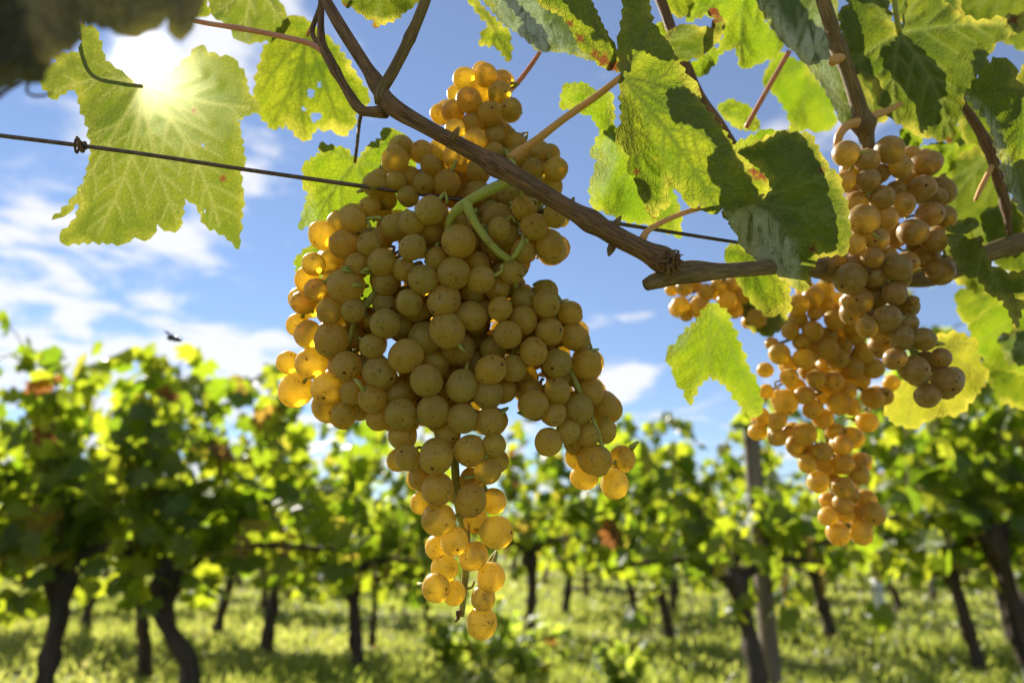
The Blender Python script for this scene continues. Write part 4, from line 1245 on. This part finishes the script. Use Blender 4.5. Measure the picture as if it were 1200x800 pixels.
def bunch(label, berries, rach, d0, bulge, half, mat, stems, nfill=60, rmin=10, seed=0, fillr=(13, 17), tip_bias=.5, maxparts=100, smat='stem_green', fill_back=.03, group=None, grow=1.0):
    """A bunch: rachis polyline (px), berries (px, py, r px, layer). Berries are packed so that none runs into another."""
    g = np.random.default_rng(3000 + seed)
    rach = np.array(rach, float)
    ra, rb = rach[:-1, :2], rach[1:, :2]
    placed = []
    cen = np.zeros((0, 3))
    rad = np.zeros(0)

    def put(px, py, rp, dstart, tol, dmax=None):
        nonlocal cen, rad
        d = dstart
        while True:
            c = P(px, py, d)
            r = rp * d / FP
            if len(cen) == 0 or np.all(np.linalg.norm(cen - c, axis=1) > (rad + r) * tol):
                break
            d += .0012
            if dmax and d > dmax:
                return None
        cen = np.vstack([cen, c])
        rad = np.append(rad, r)
        placed.append((px, py, rp, d, c, r))
        return d

    order = sorted(berries, key=lambda b: (b[3], -b[2]))
    for px, py, rp, ly in order:
        rp = max(rp, rmin) * grow
        u = min(1.0, float(seg_dist(np.array([[px, py]]), ra, rb)[0]) / half)
        ds = d0 + bulge * (1 - math.sqrt(max(0.0, 1 - u * u))) + ly * .012 + g.uniform(0, .002)
        put(px, py, rp, ds, .85)
    nfront = len(placed)
    tries, got = 0, 0
    while got < nfill and tries < nfill * 40:
        tries += 1
        b = berries[g.integers(0, len(berries))]
        px, py = b[0] + g.normal(0, 9), b[1] + g.normal(0, 9)
        if nfill > 100 and (py > 495 or px < 385):       # the tail and the left shoulder stay loose
            continue
        rp = g.uniform(*fillr)
        if min(math.hypot(px - q[0], py - q[1]) - q[2] for q in berries) > -rp * .55:
            continue
        if put(px, py, rp, d0 + bulge * .35 + g.uniform(0, fill_back), .90, d0 + bulge + fill_back + .03):
            got += 1
    tries = 0
    while nfill > 100 and tries < 2500:      # small late berries in the gaps that are left
        tries += 1
        b = berries[g.integers(0, len(berries))]
        px, py = b[0] + g.normal(0, 11), b[1] + g.normal(0, 11)
        if py > 495 or px < 385:
            continue
        rp = g.uniform(7.5, 12)
        if min(math.hypot(px - q[0], py - q[1]) - q[2] for q in berries) > -rp * .4:
            continue
        put(px, py, rp, d0 + bulge * .4 + g.uniform(0, .02), .97, d0 + bulge + .02)
    t = thing('grape_bunch', P(rach[0][0], rach[0][1], rach[0][2]), label, 'grapes', group)
    base = np.array(t['_w'])
    meshes = []
    for k_ in range(4):
        b_ = MB()
        b_.add(berry_shape(SPH_V, k_ + seed), SPH_F, gco=SPH_V)
        meshes.append(b_.mesh('grape', mat))
    rw = np.array([P(*q[:3]) for q in rach])
    segs = list(zip(rw[:-1], rw[1:]))
    for pts, rr, sm_ in stems:
        sw = [P(*q[:3]) for q in pts]
        segs += list(zip(sw[:-1], sw[1:]))
    pick = sorted(range(len(placed)), key=lambda i: (placed[i][3] - d0) - placed[i][5] * 1.5 + (0 if i < nfront else .03))
    top = set(pick[:maxparts])
    rest = MB()
    stem = MB()
    for i, (px, py, rp, d, c, r) in enumerate(placed):
        # nearest rachis point, a little above the grape: the pedicel comes from there
        bestp, bd = None, 1e9
        for a_, b_ in segs:
            for f in np.linspace(0, 1, 5):
                qq = a_ * (1 - f) + b_ * f
                dd = np.linalg.norm(qq - c) + max(0, c[2] - qq[2]) * .8
                if dd < bd:
                    bd, bestp = dd, qq
        ax = bestp - c + np.array((0, .010, .012))
        ax = ax / np.linalg.norm(ax) + g.normal(0, .6, 3)
        ax /= np.linalg.norm(ax)
        rot = Vector(ax).to_track_quat('Z', 'Y') @ Matrix.Rotation(g.uniform(0, 6.28), 4, 'Z').to_quaternion()
        if i in top:
            o = bpy.data.objects.new('grape', meshes[i % 4])
            COL.objects.link(o)
            o.parent = t
            o.location = tuple(c - base)
            o.rotation_mode = 'QUATERNION'
            o.rotation_quaternion = rot
            o.scale = tuple(r * g.uniform(.95, 1.05) for _ in range(3))
        else:
            Rm = np.array(rot.to_matrix())
            rest.add((berry_shape(SPL_V, i % 4 + seed) * r) @ Rm.T + c, SPL_F, gco=SPL_V)
        L = min(max(bd - r, .003), .011)
        s0 = c + ax * r * .93
        s1 = s0 + ax * L * .5 + np.array((0, 0, .001))
        s2 = s1 * .6 + (s0 + (bestp - s0) * min(1, L * 1.3 / max(np.linalg.norm(bestp - s0), 1e-5))) * .4 if bd > .004 else s1
        tube(stem, [s0, s1, s2], [.0011, .0008, .0009], 6, .004, seed=i % 7)
    if rest.nv:
        tag(rest.build('grape', mat, t), kind='stuff')
    for si, (pts, rr, sm_) in enumerate(stems):
        s_ = MB()
        pxtube(s_, [(a_, b_, d_, rr * (1 - .35 * i_ / max(1, len(pts) - 1))) for i_, (a_, b_, d_) in enumerate(pts)], 14, .002, wob=.13, seed=si, lumps=[(.03, .35, .06), (.5, .22, .05), (.8, .15, .04)])
        s_.build('stem', M[sm_], t)
    stem.build('rachis', M[smat], t)
    return t


A_main = [(490, 525, 45), (433, 565, 40), (493, 590, 40), (570, 565, 37), (380, 575, 40), (580, 620, 52), (436, 640, 42), (510, 678, 32), (580, 665, 37), (340, 685, 43), (565, 720, 51), (468, 740, 47), (410, 710, 38),
          (350, 750, 42), (650, 740, 42), (713, 725, 34), (640, 690, 35), (745, 715, 30), (665, 605, 36, 1), (640, 650, 33, 1), (300, 630, 35), (340, 610, 30, 1), (155, 602, 45), (205, 565, 32), (252, 556, 35), (222, 632, 45),
          (127, 692, 32), (178, 690, 32), (265, 690, 33), (105, 738, 27), (135, 772, 34), (190, 745, 36, 1), (85, 800, 27), (782, 517, 37), (815, 575, 42), (880, 542, 36), (868, 640, 42), (708, 582, 34), (803, 628, 28), (735, 610, 26),
          (780, 650, 30), (700, 545, 45, 2), (740, 550, 40, 2), (660, 560, 40, 2), (690, 640, 40, 1), (750, 690, 35, 1), (520, 620, 38, 1), (440, 600, 38, 2), (610, 580, 38, 2)]
B_main = [(228, 93, 57), (545, 232, 57), (535, 140, 52), (620, 187, 48), (455, 170, 40), (425, 145, 42), (348, 150, 34), (475, 258, 53), (578, 290, 52), (350, 212, 48), (182, 262, 55), (110, 245, 45), (178, 172, 43), (250, 170, 36),
          (120, 335, 50), (48, 332, 37), (78, 215, 38), (95, 145, 33), (118, 158, 23), (72, 420, 54), (172, 414, 52), (170, 470, 50), (230, 343, 48), (248, 424, 40), (250, 252, 34, 1), (310, 282, 38), (220, 488, 30), (270, 478, 28),
          (332, 365, 50), (415, 312, 50), (400, 215, 42, 1), (505, 335, 45), (395, 430, 46), (480, 390, 52), (310, 445, 46), (400, 495, 50), (332, 508, 28), (500, 485, 52), (590, 405, 48), (592, 507, 46), (670, 430, 46), (677, 516, 42),
          (725, 420, 34, 1), (680, 355, 48), (748, 350, 44), (733, 245, 45), (782, 200, 43), (783, 135, 37), (854, 150, 43), (855, 110, 32), (710, 165, 38), (660, 165, 36), (625, 110, 36), (700, 100, 40), (745, 95, 32), (865, 235, 42),
          (928, 178, 30), (938, 248, 40), (815, 298, 45), (888, 335, 46), (980, 340, 46), (953, 365, 32), (630, 215, 38, 1), (640, 270, 40, 1), (690, 290, 42, 1), (620, 330, 42, 1), (790, 375, 27), (770, 395, 27), (300, 340, 40, 2),
          (450, 220, 40, 2), (560, 350, 45, 2), (650, 400, 42, 2), (440, 370, 45, 2), (540, 440, 45, 2), (830, 250, 38, 1), (300, 200, 34, 2),
          (815, 463, 46), (888, 422, 42), (880, 495, 34), (955, 478, 47), (993, 425, 41), (1036, 468, 38), (807, 420, 36), (922, 548, 35), (985, 557, 36), (1036, 546, 36), (860, 580, 46), (945, 580, 30), (950, 627, 32), (1006, 637, 49),
          (972, 690, 41), (1091, 635, 43), (1068, 712, 44), (900, 375, 30, 1), (405, 560, 46), (422, 630, 40), (395, 635, 37, 1), (510, 625, 54), (615, 607, 52), (545, 555, 42), (690, 590, 34), (700, 640, 37, 1), (670, 672, 42), (465, 690, 42, 1),
          (515, 729, 53), (625, 700, 42, 1)]
C_main = [(190, 212, 38, 1), (352, 283, 50), (422, 285, 40, 1), (250, 342, 52), (200, 290, 34, 1), (362, 212, 40, 1), (432, 382, 52), (365, 345, 40, 1), (300, 410, 45), (245, 428, 36, 1), (360, 457, 44), (270, 493, 43), (242, 556, 45), (298, 572, 37),
          (414, 522, 43), (390, 588, 37), (385, 665, 47), (315, 260, 32, 2)]
main = conv((320, 50), 2.667, A_main) + conv((320, 300), 2.667, B_main) + conv((420, 480), 2.667, C_main)
bunch('largest bunch of olive-gold grapes with a long tail and a right wing', main,
      [(605, 212, .324), (560, 240, .328), (535, 285, .345), (520, 350, .355), (525, 430, .36), (532, 520, .36), (537, 600, .356), (545, 660, .352), (548, 715, .35)], .333, .042, 190, M['grape_main'],
      [([(604, 205, .322), (588, 216, .323), (560, 229, .324), (543, 240, .326), (528, 258, .334), (520, 300, .35)], 7.0, 'stem_green'),
       ([(546, 236, .325), (552, 252, .325), (566, 275, .327), (585, 296, .331), (597, 306, .335), (603, 330, .345), (610, 380, .358)], 4.8, 'stem_green'),
       ([(598, 305, .335), (606, 296, .333), (612, 284, .332), (614, 272, .336)], 3.6, 'stem_green'),
       ([(520, 300, .35), (522, 400, .362), (530, 500, .36), (533, 545, .354), (537, 590, .352), (546, 630, .352), (546, 665, .351), (543, 700, .35), (541, 722, .348)], 5.5, 'stem_green'),
       ([(500, 320, .352), (455, 330, .35), (435, 350, .347), (418, 372, .347), (408, 400, .35), (395, 420, .352)], 4.2, 'stem_green'),
       ([(610, 380, .358), (640, 410, .358), (665, 430, .355), (680, 460, .353), (700, 505, .352), (712, 545, .351)], 3.6, 'stem_green'),
       ([(541, 718, .348), (536, 716, .346), (537, 724, .346), (533, 728, .345)], 2.4, 'stem_brown'),
       ([(548, 635, .345), (550, 622, .342), (550, 612, .341)], 1.7, 'stem_brown'),
       ([(541, 690, .348), (553, 688, .347), (556, 680, .347)], 1.7, 'stem_green')],
      nfill=240, seed=1, fillr=(15, 19), rmin=14)
top_b = [(612, 180, 39), (598, 113, 36), (665, 103, 36), (708, 157, 37), (743, 208, 34), (678, 222, 39), (562, 215, 37), (625, 255, 36), (525, 225, 30), (570, 272, 32), (633, 305, 36), (692, 295, 30), (710, 120, 28, 1), (690, 262, 30), (718, 282, 26),
         (650, 155, 34, 1), (580, 165, 28, 1), (640, 220, 36, 1), (757, 313, 33), (765, 355, 35), (835, 343, 34), (865, 350, 28), (812, 396, 35), (884, 396, 38), (870, 450, 36), (745, 385, 30), (710, 325, 28), (690, 345, 32), (680, 372, 32), (800, 460, 35),
         (820, 480, 30), (760, 450, 35), (735, 470, 40), (780, 420, 32), (382, 365, 43), (405, 325, 30), (465, 340, 31), (495, 383, 34), (520, 335, 28), (322, 443, 42), (385, 432, 33), (422, 480, 30), (303, 514, 34), (470, 440, 32), (543, 440, 41),
         (570, 355, 40), (610, 430, 34), (580, 400, 34), (560, 480, 34), (430, 420, 32), (600, 370, 36), (640, 400, 36), (640, 470, 40), (690, 480, 36), (600, 480, 40), (520, 470, 36), (340, 530, 28), (680, 530, 40), (730, 520, 40), (610, 530, 40), (640, 345, 34), (550, 390, 34), (355, 490, 30)]
bunch('smaller golden bunch half hidden behind the cane above the largest bunch', conv((320, 50), 2.667, top_b), [(600, 195, .345), (585, 170, .375), (560, 150, .39), (560, 210, .40), (520, 225, .40), (480, 215, .40), (600, 220, .40), (630, 220, .40)], .362, .03, 110, M['grape_main'],
      [([(602, 200, .33), (600, 188, .345), (585, 165, .38), (568, 120, .385)], 3.5, 'stem_green'), ([(585, 190, .38), (540, 205, .39), (490, 210, .39), (455, 205, .385)], 3.5, 'stem_brown')], nfill=50, seed=2, fillr=(13, 16), fill_back=.02, rmin=12.5)
n6 = [(529, 412, 34), (585, 430, 32), (645, 402, 36), (675, 446, 31), (743, 439, 35), (700, 415, 24, 1), (588, 483, 32), (525, 487, 28), (732, 505, 36), (785, 512, 35), (627, 529, 31), (682, 550, 30), (753, 575, 34), (790, 580, 31), (575, 590, 42), (635, 585, 32),
      (708, 622, 36), (660, 630, 31), (610, 640, 33), (553, 652, 28), (765, 645, 32), (635, 695, 33), (690, 705, 32), (745, 690, 32), (605, 741, 32), (782, 728, 35), (560, 710, 35), (490, 715, 40), (670, 745, 32), (555, 545, 32), (600, 690, 28), (665, 510, 26, 1), (545, 450, 28, 1),
      (620, 465, 26, 1), (700, 475, 28, 1), (725, 660, 30), (560, 500, 30, 1), (640, 640, 30, 1)]
n7 = [(640, 167, 35), (593, 155, 25), (605, 110, 30), (560, 120, 38), (665, 30, 35), (660, 100, 31), (678, 218, 33), (735, 222, 31), (660, 275, 30), (713, 305, 37), (784, 272, 26), (800, 335, 39), (750, 370, 30), (745, 275, 22, 1), (625, 200, 32), (620, 240, 30), (540, 60, 42), (490, 30, 38),
      (695, 135, 30), (710, 120, 14), (585, 190, 28), (545, 150, 32), (690, 180, 31), (770, 300, 16, 1), (600, 60, 34, 1), (640, 60, 34, 1)]
dusky = conv((760, 0), 2.286, n6) + conv((760, 300), 2.286, n7)
bunch('dusky brownish bunch in shade at the right under the upright shoot', dusky, [(1018, 185, .425), (1025, 220, .43), (1035, 270, .43), (1040, 320, .43), (1050, 380, .43), (1075, 420, .425), (1095, 440, .42)], .402, .03, 75, M['grape_shaded'],
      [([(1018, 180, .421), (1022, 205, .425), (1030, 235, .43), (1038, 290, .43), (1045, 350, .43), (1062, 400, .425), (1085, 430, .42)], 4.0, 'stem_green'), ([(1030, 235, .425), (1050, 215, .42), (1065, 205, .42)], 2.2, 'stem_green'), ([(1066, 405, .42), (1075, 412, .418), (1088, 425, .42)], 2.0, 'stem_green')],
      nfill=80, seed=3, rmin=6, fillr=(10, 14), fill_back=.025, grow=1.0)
gold = [(446, 154, 19), (480, 215, 26), (527, 208, 24), (477, 248, 30), (330, 235, 18), (350, 262, 28), (312, 305, 22), (377, 325, 24), (416, 275, 27), (440, 245, 22), (505, 275, 30), (545, 300, 30), (575, 260, 28), (600, 300, 28), (315, 362, 20), (365, 390, 33), (395, 350, 24), (418, 372, 26), (450, 330, 26), (495, 335, 26), (510, 395, 30),
        (600, 380, 27), (650, 340, 21), (305, 432, 21), (345, 440, 25), (292, 470, 24), (345, 485, 24), (418, 475, 30), (395, 505, 26), (440, 410, 26), (468, 435, 26), (585, 445, 27), (545, 405, 24), (500, 470, 24), (520, 505, 27), (545, 480, 24), (465, 525, 27), (522, 555, 27), (435, 530, 26), (470, 560, 26), (565, 585, 27), (565, 550, 24), (425, 555, 24),
        (455, 605, 28), (497, 605, 22), (520, 620, 28), (482, 655, 23), (480, 697, 25), (520, 665, 26), (540, 640, 24), (582, 650, 26), (555, 645, 22), (522, 690, 26), (564, 693, 27), (603, 690, 30), (507, 743, 31), (570, 740, 28), (480, 590, 22), (445, 570, 22), (385, 470, 25), (510, 330, 25), (630, 375, 25), (560, 330, 25), (480, 295, 28), (430, 310, 25),
        (380, 290, 22), (520, 240, 25), (555, 215, 25), (400, 130, 28), (440, 110, 28), (400, 170, 25), (470, 90, 25), (420, 90, 24), (470, 130, 25), (500, 170, 28), (550, 180, 28), (440, 200, 25), (500, 120, 25), (520, 150, 26), (380, 200, 24), (410, 230, 24), (530, 360, 26), (470, 370, 26)]
bunch('golden blurred bunch with a long tail hanging behind the dusky one', conv((760, 300), 2.286, gold), [(950, 320, .51), (955, 380, .53), (960, 440, .53), (965, 500, .53), (980, 560, .525), (992, 610, .52)], .50, .03, 80, M['grape_gold'],
      [([(945, 315, .50), (950, 360, .52), (958, 430, .53), (966, 500, .53), (980, 560, .525), (990, 600, .52)], 3.0, 'stem_green'), ([(952, 390, .525), (920, 400, .52), (905, 410, .52), (930, 440, .52)], 2.0, 'stem_brown')], nfill=40, seed=4, rmin=7.5, fillr=(10, 12.5), fill_back=.03, smat='stem_brown')
small = [(62, 90, 18), (85, 132, 25), (95, 85, 23), (138, 138, 28), (153, 97, 23), (120, 70, 20), (100, 155, 20), (210, 118, 27), (190, 75, 21), (230, 145, 23), (225, 75, 22), (180, 100, 18), (265, 145, 22), (290, 165, 25), (250, 105, 21), (300, 180, 22), (80, 65, 20), (270, 175, 20), (310, 150, 20)]
bunch('small golden blurred bunch just below the cane joint', conv((760, 300), 2.286, small), [(850, 318, .54), (840, 335, .58), (800, 345, .58), (860, 350, .58), (890, 375, .58)], .56, .02, 60, M['grape_gold'],
      [([(850, 315, .52), (845, 330, .56), (820, 340, .575), (800, 345, .58)], 2.2, 'stem_brown'), ([(848, 330, .56), (865, 350, .58), (888, 372, .58)], 2.2, 'stem_brown')], nfill=10, seed=5, rmin=7, fillr=(9, 11), fill_back=.015, smat='stem_brown')

# ------------------------------------------------------------------ a passing insect
c0 = P(206, 397, .72)
ins = thing('insect', c0, 'small dark flying insect blurred against the sky at left', 'insect')
mb = MB()
for dx, r_ in ((-.0050, .0034), (0, .0030), (.0042, .0020)):
    mb.add(SPL_V * np.array((r_ * 1.3, r_, r_)) + c0 + np.array((dx, 0, -dx * .3)), SPL_F)
mb.build('body', M['insect'], ins)
for s_ in (-1, 1):
    mb = MB()
    V_ = [c0 + np.array((0, 0, .002)), c0 + np.array((-.006, s_ * .003, .008)), c0 + np.array((-.010, s_ * .008, .007)), c0 + np.array((-.007, s_ * .008, .003))]
    V_ += [v + np.array((0, 0, .0003)) for v in V_]
    mb.add(V_, [(0, 1, 2, 3), (7, 6, 5, 4), (0, 4, 5, 1), (1, 5, 6, 2), (2, 6, 7, 3), (3, 7, 4, 0)])
    mb.build('wing', M['insect_wing'], ins)

for o in scene.objects:                      # working notes of the builders
    if '_w' in o:
        del o['_w']
